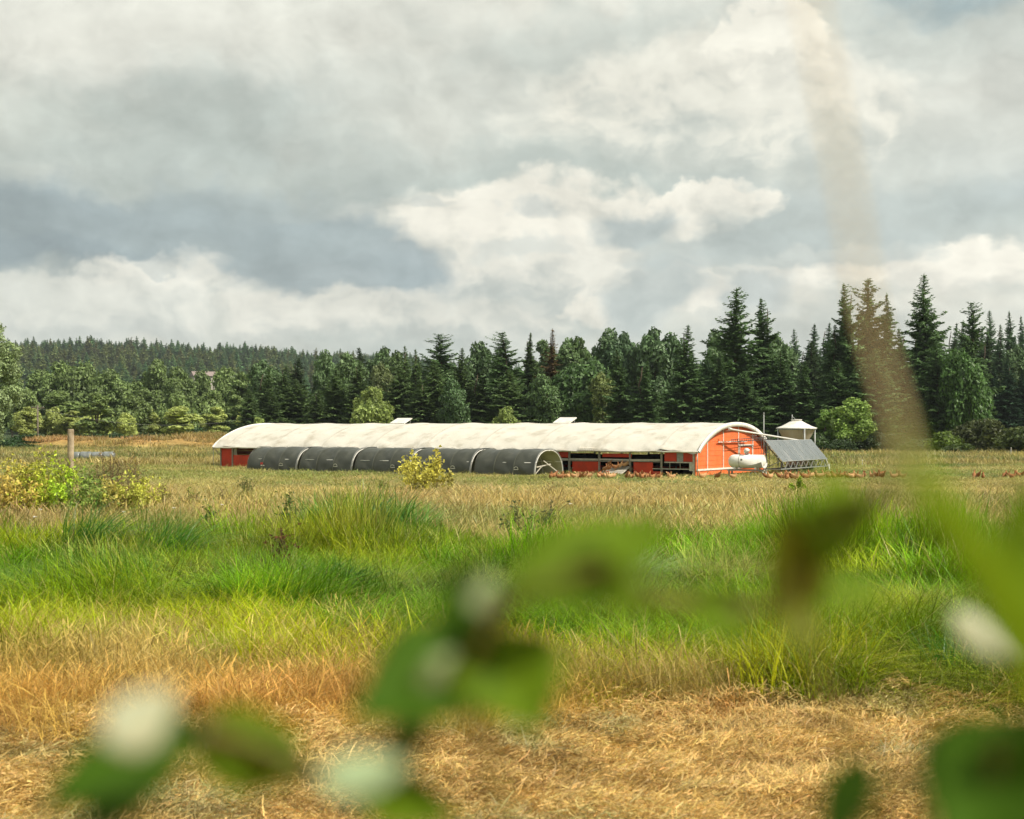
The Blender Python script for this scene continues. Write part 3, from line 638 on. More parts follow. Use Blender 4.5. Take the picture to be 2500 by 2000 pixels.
def broadleaf_mesh(name, seed, H=12., Rr=4., lobes=26, leaves=8500, size=.21, low=.18, columnar=False, airy=.0, mat='leafy'):
    g = np.random.default_rng(seed); cs, rs = [], []
    for i in range(lobes):
        for _ in range(30):
            p = g.random(3)*2-1
            if np.linalg.norm(p) < .92: break
        z = low+(1-low)*(p[2]*.5+.5)
        wid = np.sqrt(max(.05, 1-abs((z-low)/(1-low)*2-.95)**2.3)) if not columnar else .45+.55*np.sin(np.pi*min(1, max(0, (z-low)/(1-low)))**.8)
        rr = Rr*(.20+.20*g.random())
        cs.append((p[0]*Rr*wid*.82, p[1]*Rr*wid*.82, min(z*H, H-rr*.55))); rs.append(rr)
    cs, rs = np.array(cs), np.array(rs)
    w = rs**2/np.sum(rs**2); li = g.choice(lobes, leaves, p=w); dirs = unit(g.normal(size=(leaves, 3)))
    rad = rs[li]*(.50+.62*g.random(leaves)**.55)*(1+.22*np.sin(dirs[:, 0]*5+li)*np.cos(dirs[:, 2]*4+li*2))
    c = cs[li]+dirs*rad[:, None]*np.array((1, 1, .82))
    c = c+airy*g.normal(size=c.shape)
    nrm = unit(dirs+g.normal(0, .8, (leaves, 3))+np.array((0, 0, .35))); a = unit(np.cross(nrm, g.normal(size=(leaves, 3)))); b = np.cross(nrm, a)
    sz = size*(.55+.8*g.random((leaves, 1)))
    V, Q = quads_from(c, a*sz, b*sz*.62)
    me = mesh_np(name, V, Q, False, {'rnd': np.repeat(g.random(leaves), 4)}, [M[mat]])
    order = np.argsort(-rs)[:9]
    limbs = [((0, 0, H*(low*.7+.28*g.random()*(cs[j][2]/H))), tuple(cs[j]), .022*H*.5) for j in order]
    return me, limbs

def tree_type(kind, mesh, trunk, H, W): return dict(kind=kind, crown=mesh, trunk=trunk, H=H, W=W)
T = {}
for nm, kw in dict(
    fir_a=dict(seed=1, Rr=3.3, ragged=.6), fir_b=dict(seed=2, Rr=2.9, ragged=.75, droop=.45, n=270), fir_c=dict(seed=3, Rr=3.9, ragged=.6, taper=.72, n=340),
    fir_d=dict(seed=4, Rr=2.5, ragged=.6, n=260), ragged_a=dict(seed=5, Rr=3.5, ragged=1.0, taper=.60, bare=.16, top=.12, droop=.25, size=.36),
    ragged_b=dict(seed=6, Rr=3.1, ragged=1.0, taper=.62, bare=.20, top=.22, droop=.15, size=.38, base=.12), ragged_c=dict(seed=8, Rr=3.3, ragged=1.0, taper=.66, bare=.15, droop=.35, size=.34),
    thin_fir=dict(seed=9, Rr=2.0, ragged=.8, base=.38, bare=.10, n=200), dead_fir=dict(seed=10, Rr=2.5, ragged=.9, bare=.2, size=.20, droop=.4, n=260)).items():
    T[nm] = tree_type('conifer', conifer_mesh('crown_'+nm, **kw), trunk_mesh('trunk_'+nm, 20, .30, kw['seed'], M['bark'], frac=.93), 20., kw['Rr']*2)
for nm, kw in dict(
    leaf_a=dict(seed=21, H=14, Rr=5.0, lobes=34, leaves=10000, size=.26), leaf_b=dict(seed=22, H=15, Rr=4.0, lobes=30, leaves=9000, size=.25),
    leaf_c=dict(seed=23, H=12, Rr=5.5, lobes=40, leaves=10000, size=.26, low=.1), poplar=dict(seed=24, H=17, Rr=3.2, lobes=34, leaves=9000, size=.24, columnar=True, low=.12),
    round_leaf=dict(seed=25, H=7, Rr=3.4, lobes=30, leaves=8000, size=.19, low=.06), bush_a=dict(seed=26, H=3.2, Rr=2.6, lobes=22, leaves=4500, size=.15, low=.02), bush_b=dict(seed=27, H=2.6, Rr=3.4, lobes=26, leaves=4500, size=.16, low=.0)).items():
    cm, lb_ = broadleaf_mesh('crown_'+nm, **kw)
    T[nm] = tree_type('broadleaf', cm, trunk_mesh('trunk_'+nm, kw['H'], .028*kw['H']*.6+.02, kw['seed'], M['paleb'], lb_, .8), kw['H'], kw['Rr']*2)
cm, lb_ = broadleaf_mesh('crown_near_poplar', 31, 15, 3.4, 52, 30000, .105, .0, True)
T['near_poplar'] = tree_type('broadleaf', cm, trunk_mesh('trunk_near_poplar', 15, .25, 31, M['paleb'], lb_, .85), 15., 6.8)

DKG, FIR, PINE = (.148, .225, .082), (.126, .212, .080), (.126, .208, .102)
TREES = []     # (type, px centre, py top, distance, px width, tint, description, name, category)
def tr(ty, px, py, d, w, tint, desc, name=None, cat='tree', v=.12):
    k = 1+random.uniform(-v, v)
    if cat == 'tree' and T[ty]['kind'] == 'broadleaf': k *= 2.3
    if T[ty]['kind'] == 'conifer': w = w*1.65
    TREES.append((ty, px, py, d, w, tuple(c*k for c in tint), desc, name or ('fir_tree' if 'fir' in ty or 'ragged' in ty else 'broadleaf_tree'), cat))
# tall dark conifers of the right half
for ty, px, py, d, w in (('ragged_a', 1795, 703, 186, 125), ('ragged_c', 1872, 726, 188, 105), ('ragged_c', 2075, 690, 184, 105), ('ragged_b', 2118, 680, 188, 100), ('fir_b', 2168, 718, 186, 100),
                         ('fir_c', 2256, 668, 186, 130), ('ragged_b', 2376, 736, 196, 80)):
    tr(ty, px, py, d, w, FIR, 'very tall fir towering right of the barn roof')
for ty, px, py, d, w in (('fir_a', 1670, 792, 182, 110), ('fir_d', 1512, 850, 180, 75), ('fir_b', 1567, 880, 178, 95), ('fir_a', 1752, 860, 182, 105), ('fir_c', 1820, 905, 178, 110), ('fir_a', 1905, 840, 182, 100),
                         ('fir_d', 1965, 880, 180, 80), ('fir_a', 2035, 790, 184, 100), ('fir_c', 2045, 880, 178, 105), ('fir_a', 2205, 800, 180, 110), ('fir_b', 2235, 800, 190, 95), ('fir_c', 2140, 850, 176, 120), ('fir_c', 2290, 830, 178, 110)):
    tr(ty, px, py, d, w, FIR, 'mid-height dark fir in the right half tree line')
for px, py in ((1730, 860), (1760, 840), (1960, 840), (2000, 850), (2030, 830), (1925, 870), (2300, 840), (2330, 850), (2360, 830), (2400, 850), (2430, 830), (2450, 850), (2480, 820), (2515, 830), (2370, 790), (1945, 802), (1985, 790), (2012, 788), (2320, 788), (2345, 782), (2416, 757), (2440, 790), (2468, 760), (2498, 772), (2525, 790), (2560, 770), (2395, 800), (1920, 830)):
    tr(random.choice(('fir_a', 'fir_b', 'fir_c', 'fir_d')), px, py, random.uniform(255, 290), 68+random.uniform(-10, 16), PINE, 'distant fir behind the right tree line')
for px, py, w in ((2420, 890, 70), (2465, 880, 75), (2500, 900, 70), (2440, 930, 60), (2545, 880, 80)):
    tr('fir_a', px, py, 225, w, (.045, .095, .050), 'lighter young fir at the far right')
# middle of the line, behind the barn roof
for ty, px, py, d, w in (('ragged_b', 1078, 814, 205, 105), ('ragged_a', 1235, 810, 200, 120), ('thin_fir', 1288, 812, 203, 62), ('fir_d', 990, 842, 208, 62), ('fir_d', 1016, 850, 212, 58), ('fir_a', 1122, 848, 200, 90),
                         ('fir_c', 975, 890, 200, 110), ('fir_c', 1060, 880, 198, 110), ('fir_b', 1165, 900, 198, 90), ('fir_a', 870, 880, 205, 95), ('fir_c', 820, 900, 208, 110), ('fir_b', 640, 900, 225, 85), ('fir_a', 690, 890, 222, 90),
                         ('fir_c', 610, 950, 215, 80), ('fir_a', 770, 950, 205, 80), ('fir_c', 720, 925, 215, 110), ('fir_d', 660, 960, 210, 70), ('fir_a', 1030, 925, 194, 100), ('fir_c', 1240, 905, 194, 130)):
    tr(ty, px, py, d, w, DKG if 'ragged' not in ty else FIR, 'dark fir behind the left half of the barn')
tr('dead_fir', 1347, 802, 200, 95, (.19, .135, .062), 'half dead rust-brown fir standing among green trees behind the barn')
for ty, px, py, d, w, tint in (('leaf_b', 965, 852, 222, 110, (.060, .088, .036)), ('leaf_b', 850, 856, 224, 110, (.058, .088, .036)), ('leaf_b', 930, 880, 214, 70, (.075, .092, .036)), ('leaf_a', 1175, 842, 218, 110, (.052, .082, .036)),
                               ('poplar', 1325, 824, 212, 90, (.058, .088, .036)), ('leaf_b', 1405, 818, 208, 130, (.058, .090, .034)), ('leaf_a', 1480, 812, 210, 120, (.050, .080, .036)), ('leaf_b', 1520, 806, 208, 100, (.046, .076, .038)),
                               ('leaf_b', 1592, 794, 205, 120, (.050, .080, .036)), ('leaf_a', 1635, 822, 206, 110, (.046, .076, .034)), ('leaf_c', 1425, 880, 196, 190, (.044, .078, .026)), ('leaf_b', 1470, 905, 190, 80, (.085, .105, .034)),
                               ('leaf_c', 2352, 858, 176, 140, (.042, .080, .022)), ('leaf_a', 1330, 920, 192, 110, (.050, .080, .030)), ('leaf_a', 1110, 930, 192, 90, (.046, .078, .032)), ('leaf_b', 1720, 880, 190, 80, (.040, .072, .028))):
    tr(ty, px, py, d, w, tint, 'dull green broadleaf tree behind the barn')
for i, px in enumerate(range(640, 2560, 74)):      # the wood's second row, closing the gaps
    py = (880 if px < 800 else 852 if px < 1700 else 828)+random.uniform(-18, 22)
    tr(random.choice(('leaf_a', 'leaf_b', 'fir_c', 'fir_a') if px < 1800 else ('fir_a', 'fir_c', 'fir_b', 'leaf_b')), px+random.uniform(-14, 14), py, random.uniform(226, 246), random.uniform(80, 105), (.062, .098, .040), 'tree in the second row behind the barn', 'background_tree', v=.2)
for px, py, w, d in ((912, 942, 112, 178), (1235, 990, 84, 165)):
    tr('round_leaf', px, py, d, w, (.100, .128, .036), 'light yellow-green round tree over the barn roof', 'round_tree')
tr('round_leaf', 632, 1016, 172, 60, (.100, .130, .036), 'small bright green round tree just over the barn roof at its left end', 'round_tree')
tr('leaf_a', 2080, 975, 150, 125, (.120, .175, .042), 'light green broadleaf tree standing right of the feed bin', 'broadleaf_tree')
tr('poplar', 2015, 995, 152, 62, (.105, .165, .040), 'slim light green tree between the feed bin and a rounder tree', 'broadleaf_tree')
# broadleaves on the left
for px, py, w in ((92, 908, 100), (150, 888, 95), (198, 888, 110), (270, 908, 100), (330, 925, 100), (378, 884, 85), (440, 902, 95), (495, 910, 70), (548, 902, 90), (590, 905, 90), (240, 930, 100), (30, 930, 100), (640, 930, 80)):
    tr(random.choice(('leaf_a', 'leaf_b', 'leaf_c')), px, py, random.uniform(262, 300), w*1.15, (.078, .108, .038), 'olive broadleaf tree, back row left of barn')
for px, py, w in ((70, 990, 75), (130, 992, 80), (178, 1000, 80), (248, 984, 95), (312, 1010, 70), (362, 994, 75), (442, 988, 105), (525, 990, 75), (572, 962, 80), (410, 1035, 50), (205, 1020, 80), (490, 1020, 60), (320, 960, 110), (150, 950, 110), (430, 955, 100), (60, 955, 90), (235, 955, 100), (520, 950, 100), (600, 1000, 60)):
    tr(random.choice(('leaf_a', 'leaf_b', 'round_leaf', 'poplar')), px, py, random.uniform(222, 250), w, (.175, .200, .062) if py > 970 else (.090, .122, .042), 'yellowish broadleaf tree, front row left of barn', v=.22)
tr('near_poplar', -22, 762, 118, 170, (.120, .155, .070), 'pale-leaved poplar at the left edge of the picture', 'poplar_tree')
# bushes
for px, py, d, w, tint in ((60, 1062, 205, 70, 0), (115, 1066, 206, 70, 0), (170, 1064, 206, 70, 0), (225, 1062, 207, 80, 0), (285, 1062, 206, 80, 0), (345, 1060, 208, 60, 0), (490, 1050, 215, 80, 0), (260, 1072, 196, 60, 0), (20, 1075, 190, 70, 0), (60, 1085, 185, 60, 0)):
    tr('bush_b', px, py, d, w*1.25, (.038, .082, .026), 'low dark green bramble mound left of barn', 'bramble_mound', 'bush')
for px, py, d, w, tint in ((2300, 1058, 150, 90, (.13, .19, .035)), (2400, 1030, 160, 120, (.095, .115, .040)), (2478, 1048, 152, 110, (.100, .130, .036)), (2180, 1062, 160, 80, (.075, .095, .035)), (2120, 1060, 156, 90, (.045, .070, .028)), (2345, 1085, 145, 70, (.09, .13, .035)), (2540, 1040, 150, 110, (.08, .11, .035)),
                           (2050, 1075, 148, 90, (.05, .085, .030)), (1990, 1060, 150, 80, (.06, .10, .032)), (2240, 1075, 152, 90, (.06, .10, .03))):
    tr('bush_a', px, py, d, w*1.2, tint, 'rounded bush at the foot of the right wood', 'bush', 'bush')

def place_trees():
    groups = {}
    for tdef in TREES: groups.setdefault(tdef[6], []).append(tdef)
    for desc, lst in groups.items():
        lst.sort(key=lambda q: q[1])
        for i, (ty, px, py, d, w, tint, _, name, cat) in enumerate(lst):
            tt = T[ty]; x = xat(px, d); g = gz(x, d); h = zat(py, d)-g
            e = empty(name, (x, d, g-.05), random.uniform(0, 6.28))
            s = w/F*d/tt['W']; e.scale = (s, s, h/tt['H'])
            t_ = link('trunk', tt['trunk'], parent=e)
            c_ = link('crown', tt['crown'], parent=e); c_.color = (*tint, 1)
            tag(e, desc if len(lst) == 1 else f'{desc}, {ordinal(i+1)} of {len(lst)} from the left', cat, desc if len(lst) > 1 else None)
place_trees()

# the wooded ridge far behind on the left
x = rng.uniform(-560, 420, 9000); y = rng.uniform(640, 1560, 9000); u = CX+F*x/y; k = (u > -80) & (u < 2650); x, y, u = x[k], y[k], u[k]; n = len(x)
fc = bpy.data.collections.new('ridge_firs')
for i in range(4):
    fc.objects.link(bpy.data.objects.new(f'ridge_fir_{i}', conifer_mesh(f'ridge_fir_{i}', 80+i, 20, 3.4, .05, .9, 70, .85, .3, .5)))
nm = leafmat('ridge_needles', .1, .7, .1, .35, instancer=True)
for o in fc.objects: o.data.materials[0] = nm
s = .62+.62*rng.random(n)
tint = lerp(np.tile(np.array((.150, .250, .110)), (n, 1)), np.array((.240, .270, .095)), (fbm(x*.012, y*.012, 99) > .22)*.8)
scatter('ridge_forest', 'fir forest covering the long low ridge behind the field', np.stack([x, y, ground_z(x, y)-.5], 1), np.stack([0*x, 0*x, rng.random(n)*6.28], 1), np.stack([s*1.9, s*1.9, s*(.9+.3*rng.random(n))], 1), rng.integers(0, 4, n), jitter(tint, n, .15), fc, 'forest')

# ------------------------------------------------------------------ the poultry barn
BX, BY, BROT = 11.25, 87.0, math.atan2(-.507, .862)
BL, BW = 38.4, 12.1
def bw(a, b, z=0.0):      # barn coordinates (a along the length, b across, away from the camera) to the world
    c, s = math.cos(BROT), math.sin(BROT)
    return Vector((BX+c*a-s*b, BY+s*a+c*b, z))
def roof_z(b):
    s = np.clip(np.abs((np.asarray(b, float)-6.05)/6.4), 0, 1)
    return 1.58+1.77*(1-s**2.2)**.85
def build_barn():
    e = empty('poultry_barn', (BX, BY, 0), BROT)
    tag(e, 'long red poultry barn with a cream arched canvas roof', 'barn')
    # canvas: sags between its bows, wrinkled towards the eaves
    na, nbb = 400, 56
    A = np.linspace(-BL-.45, .30, na); th = np.linspace(0, 1, nbb); Bp = 6.05-6.4*np.cos(th*np.pi)*(1-.0*th)
    AA, BB = np.meshgrid(A, Bp, indexing='ij'); Z = roof_z(BB)
    ph = ((AA+2.2)/4.4) % 1.0; sag = np.sin(ph*np.pi)**.8; seam = np.exp(-(np.minimum(ph, 1-ph)*4.4/.06)**2)
    cross = 1-np.abs((BB-6.05)/6.4)**3
    Z = Z-.045*sag*(.35+.65*cross)-.03*seam*0+.028*seam
    edge = np.exp(-(BB+.35)/.9)+np.exp(-(12.45-BB)/.9)
    wr = fbm(AA*1.1+BB*1.3, BB*.7-AA*.25, 5, 4)*.05+.045*np.sin((AA*1.6+BB*2.6)+3*fbm(AA*.5, BB*.5, 6))*np.clip(edge, 0, 1)*(.4+.6*(fbm(AA*.3, BB*.1, 8) > -.1))
    endw = np.exp(-np.abs(AA-.3)/1.6)
    wr = wr+endw*.06*np.sin(BB*3.2-AA*4+2*fbm(BB*.8, AA*.8, 9))*np.clip((4.5-BB)/4, 0, 1)
    Z = Z+1.5*wr*(.30+.70*np.clip(edge, 0, 1))
    V = np.stack([AA, BB, Z], 2).reshape(-1, 3); i = np.arange((na-1)*(nbb-1)); r, c = i//(nbb-1), i % (nbb-1); a = r*nbb+c
    Q = np.stack([a, a+nbb, a+nbb+1, a+1], 1)
    # a thin sheet with a real underside
    V2 = V-np.array((0, 0, .03)); Q2 = Q[:, ::-1]+len(V)
    roof = link('roof_cover', mesh_np('roof_cover', np.concatenate([V, V2]), np.concatenate([Q, Q2]), True, None, [M['canvas']]), parent=e)
    for k in range(9):      # stitched seams over the bows
        m = MB(); P_ = []
        for b in 6.05-6.36*np.cos(np.linspace(0.02, .98, 40)*np.pi):
            z = float(roof_z(b))+.047; P_ += [(-2.2-4.4*k-.028, b, z), (-2.2-4.4*k+.028, b, z)]
        m.add(P_, [(2*j, 2*j+1, 2*j+3, 2*j+2) for j in range(39)], True).build('seam', M['seam'], roof)
    # rolled hem along the front and back eaves and round the gable ends
    for b0 in (-.36, 12.46):
        pts = [(a_, b0, 1.54+.015*math.sin(a_*1.7)+.012*math.sin(a_*4.1)) for a_ in np.linspace(-BL-.45, .3, 90)]
        MB().tube(pts, .05, 7).build('eave_hem', M['canvas'], e)
    for a0 in (.30, -BL-.45):
        m = MB(); P = []
        bs = 6.05-6.42*np.cos(np.linspace(0, 1, 46)*np.pi)
        for b in bs:
            z = float(roof_z(b)); nb_ = (b-6.05)/6.42
            inn = .27*(1-.5*abs(nb_)**4)
            bi = 6.05+(b-6.05)*(1-.035)
            P += [(a0-.03, b, z+.035), (a0+.05, b, z+.02), (a0+.05, bi, max(z-inn, 1.30)), (a0-.03, bi, max(z-inn, 1.30))]
        Qs = []
        for j in range(45):
            for q in range(4): Qs.append((4*j+q, 4*j+(q+1) % 4, 4*j+4+(q+1) % 4, 4*j+4+q))
        m.add(P, Qs, True).build('end_hoop', M['white'], e)
    # gable planks, each a board of its own
    for gi, (a0, a1) in enumerate(((-.06, 0.0), (-BL, -BL+.06))):
        z = 0.06
        while z < 3.2:
            z1 = min(z+.292, 3.25); pts_lo, pts_hi = [], []
            bs = np.linspace(.0, BW, 80); lim = np.minimum(roof_z(bs)-.12, 3.3)
            lo = [b for b, l in zip(bs, lim) if l > z+.01]
            if len(lo) < 3: break
            up = [(b, min(z1, float(l))) for b, l in zip(bs, lim) if l > z+.01]
            ring = [(lo[0], z)]+[(lo[-1], z)]+[(b, zz) for b, zz in reversed(up)]
            n = len(ring); V = [(a0, b, zz) for b, zz in ring]+[(a1+random.uniform(0, .006), b, zz) for b, zz in ring]
            Fs = [tuple(range(n))[::-1], tuple(range(n, 2*n))]+[(j, (j+1) % n, n+(j+1) % n, n+j) for j in range(n)]
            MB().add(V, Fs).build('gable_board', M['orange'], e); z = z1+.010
    for b in (1.74, 4.35, 6.96, 9.55):
        MB().box(.008, .05, b-.045, b+.045, .45, float(roof_z(b))-.22).build('batten', M['white'], e)
    MB().box(.008, .06, .02, BW-.05, .36, .47).build('skirt_board', M['white'], e)
    d = MB(); d.box(.012, .075, 7.05, 7.15, .48, 1.80); d.box(.012, .075, 9.35, 9.45, .48, 1.80); d.box(.012, .082, 6.9, 9.6, 1.80, 1.92)
    dd = MB().box(.010, .045, 7.16, 9.34, .48, 1.62).build('door', M['orange'], e)
    d.build('door_frame', M['white'], dd); MB().tube([(.05, 7.4, 1.1), (.10, 7.4, 1.1), (.10, 7.4, 1.25), (.05, 7.4, 1.25)], .012, 6).build('handle', M['darksteel'], dd)
    # corner posts, side posts and rails
    nb_ = 17; posts = [-.15-2.16*k for k in range(nb_)]+[-BL+.06, -BL+1.2]
    for a in posts:
        MB().box(a-.055, a+.055, -.02, .10, 0, 1.56).build('post', M['greywood'] if a < -.3 else M['palewood'], e)
        MB().box(a-.055, a+.055, BW-.10, BW+.02, 0, 1.56).build('post', M['greywood'], e)
    MB().box(-BL, .0, -.06, .10, 1.50, 1.56).build('eave_beam', M['palewood'], e)
    MB().box(-BL, .0, BW-.10, BW+.06, 1.50, 1.56).build('eave_beam', M['palewood'], e)
    for k in range(nb_-1):
        a1, a0 = posts[k]-.06, posts[k+1]+.06
        r0 = random.uniform(-.012, .012)
        if k > 0:
            MB().bar((a0, -.045, 1.0+r0), (a1, -.045, 1.0-r0), .05, .10).build('rail', M['palewood'], e)
            MB().bar((a0, -.05, .90-r0*2), (a1, -.05, .91+r0), .03, .05).build('rail', M['greywood'], e)
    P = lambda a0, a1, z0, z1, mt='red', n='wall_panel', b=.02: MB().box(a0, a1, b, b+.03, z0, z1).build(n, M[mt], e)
    P(-2.10, -1.30, .93, 1.49); P(-1.28, -.86, .90, 1.49, 'steel', 'grey_panel'); P(-.84, -.21, .93, 1.49)                      # bay by the corner
    MB().box(-2.1, -.1, -.04, .06, .84, .91).build('rail', M['palewood'], e); MB().box(-2.9, -.15, -.02, .05, .44, .49).build('shelf', M['palewood'], e)
    MB().box(-.42, -.21, -.05, .3, .36, .86).build('nest_end', M['palewood'], e)
    for a in (-1.75, -1.05): MB().box(a-.02, a+.02, .0, .05, .5, .85).build('divider', M['greywood'], e)
    P(-4.22, -2.90, .08, .86)
    P(-4.22, -2.90, .0, .06, 'greywood', 'kick_board')
    P(-6.40, -4.36, 1.16, 1.38)
    P(-8.56, -6.56, .10, .86); P(-10.7, -8.75, 1.10, 1.46)
    P(-2.88, -2.24, .08, .30)
    for k in range(5, nb_-1):
        P(posts[k+1]+.07, posts[k]-.07, .08, .86)
        if k % 2: P(posts[k+1]+.07, posts[k]-.07, 1.12, 1.40)
    P(-BL+.13, -BL+1.13, .06, 1.49); P(-BL+1.27, -BL+3.3, .06, .98); P(-BL+1.3, -BL+1.62, 1.0, 1.49, 'greywood', 'grey_panel')
    # back wall: low panels, open above, so daylight shows through
    for k in range(nb_-1):
        MB().box(posts[k+1]+.06, posts[k]-.06, BW-.05, BW-.02, .06, .95 if k % 3 else 1.15).build('wall_panel', M['red'], e)
        if k % 2: MB().box(posts[k+1]+.06, posts[k]-.06, BW-.05, BW-.02, 1.25, 1.49).build('wall_panel', M['red'], e)
    MB().box(-BL+.1, -.1, .15, BW-.15, .02, .12).build('floor', M['dark'], e)
    for k in range(8):      # rows of nest boxes along the middle
        MB().box(-4.6*k-4.4, -4.6*k-.6, 4.2, 6.2, .5, 1.22).build('nest_box', M['dark'], e)
    for k in range(9):
        b_ = MB(); [b_.tube([(-2.2-4.4*k, 6.05-6.36*math.cos(t*math.pi), float(roof_z(6.05-6.36*math.cos(t*math.pi)))-.06) for t in np.linspace(0, 1, 22)], .03, 6)]
        b_.build('roof_bow', M['steel'], e)
    # white opening vents on the ridge
    for a in (-26.2, -12.4):
        v = MB().obox((a, 6.1, 3.52), (.66, 0, 0), (0, .52, .19), (0, -.012, .03)).build('ridge_vent', M['white'], e)
        pr = MB(); [pr.tube([(a+s*.55, 6.5, 3.22), (a+s*.55, 6.5, 3.62)], .02, 6) for s in (-1, 1)]; pr.build('vent_prop', M['steel'], v)
    # corrugated patch over the eave
    m = MB(); n = 26; P0 = []
    for j in range(n+1):
        a = -7.9+1.06*j/n; w = .018*math.sin(j*1.9)
        for b, z in ((.42, 1.58+.30), (.05, 1.58+.19), (-.34, 1.64), (-.44, 1.50)): P0.append((a, b-.03, z+.07+w))
    m.add(P0, [(4*j+q, 4*j+4+q, 4*j+5+q, 4*j+1+q) for j in range(n) for q in range(3)], False).build('corrugated_patch', M['palewood'], e)
    # props at the left end, little junction box on the eave
    MB().tube([(-BL-.4, -.3, 0), (-BL-.4, -.3, 1.54)], .022, 7).build('corner_prop', M['steel'], e)
    MB().tube([(-BL-.35, -.3, 1.5), (-BL+.05, -.05, .95)], .03, 6).build('brace', M['greywood'], e)
    MB().tube([(.22, -.3, 0), (.22, -.3, 1.54)], .03, 7).build('corner_prop', M['steel'], e)
    MB().tube([(.22, -.28, 1.45), (.05, .2, .95)], .022, 6).build('brace', M['palewood'], e)
    MB().box(-24.1, -23.6, -.46, -.38, 1.56, 1.70).build('junction_box', M['white'], e)
    # things bolted to the gable: shelf bar, ladder, cage of rods, hanging chains
    MB().box(.10, .16, 3.2, 8.2, 2.08, 2.14).build('cross_bar', M['white'], e)
    l = MB(); l.tube([(.55, 4.4, 2.26), (.55, 11.9, 2.40)], .022, 6); l.tube([(.55, 4.4, 2.10), (.55, 11.9, 2.24)], .022, 6)
    for j in range(24): b = 4.5+.32*j; l.tube([(.55, b, 2.105+.0187*(b-4.4)), (.55, b, 2.265+.0187*(b-4.4))], .014, 5)
    l.build('ladder', M['darksteel'], e)
    for b in (9.75, 10.3, 10.8, 11.3): MB().tube([(.55, b, .3), (.55, b, 2.3)], .018, 6).build('cage_rod', M['darksteel'], e)
    MB().tube([(.55, 9.75, 1.3), (.55, 11.3, 1.34)], .018, 6).build('cage_rod', M['darksteel'], e)
    for b in (4.7, 6.4, 7.6): MB().tube([(.06, b, 2.1), (.55, b, 2.2)], .018, 5).build('ladder_hook', M['steel'], e)
    for j, (b, z) in enumerate(((5.9, 1.72), (6.1, 1.85), (6.6, 1.80))): MB().tube([(.5, b, 2.12), (.5, b+.02, z)], .014, 5).build('hanging_hook', M['darksteel'], e)
    return e
build_barn()

def build_ramp(a, b, label):
    e = empty('hen_ramp', bw(a, b), BROT); tag(e, label, 'ramp')
    MB().obox((0, -.75, .30), (.75, 0, 0), (0, .80, .27), (0, -.008, .025)).build('deck', M['palewood'], e)
    for k in range(6): MB().obox((0, -1.35+.24*k, .13+.081*k), (.74, 0, 0), (0, .02, .007), (0, -.004, .015)).build('cleat', M['greywood'], e)
build_ramp(-5.2, .0, 'bleached wooden ramp crowded with hens at a barn opening')

# feed auger pipe from the gable top to the bin
e = empty('feed_auger', bw(.9, 3.8, 0), 0); tag(e, 'white auger pipe sloping from the barn gable towards the feed bin', 'pipe')
o = -bw(.9, 3.8, 0); p0, p1 = bw(.75, 3.7, 2.92)+o, bw(2.4, 14.2, 2.02)+o
MB().tube([p0, p1], .06, 10).build('pipe', M['pipe'], e); MB().tube([p0+Vector((-.12, 0, .05)), p0+Vector((.12, 0, -.02))], .085, 10).build('motor', M['pipe'], e)
for b, z in ((4.1, 2.86), (8.2, 2.5)): MB().tube([bw(.06, b, z-.05)+o, bw(.82, b, z-.02)+o], .018, 6).build('bracket', M['steel'], e)

# mast
e = empty('antenna_mast', bw(.9, 9.3)); tag(e, 'thin grey mast rising beside the orange gable', 'mast')
MB().tube([(0, 0, 0), (0, 0, 3.97)], .035, 8).build('pole', M['steel'], e); MB().tube([(0, 0, 3.9), (0, 0, 4.02)], .045, 8).build('cap', M['steel'], e)
MB().tube([(0, 0, 2.3), tuple(bw(.05, 9.3, 2.3)-bw(.9, 9.3))], .018, 6).build('bracket', M['steel'], e)

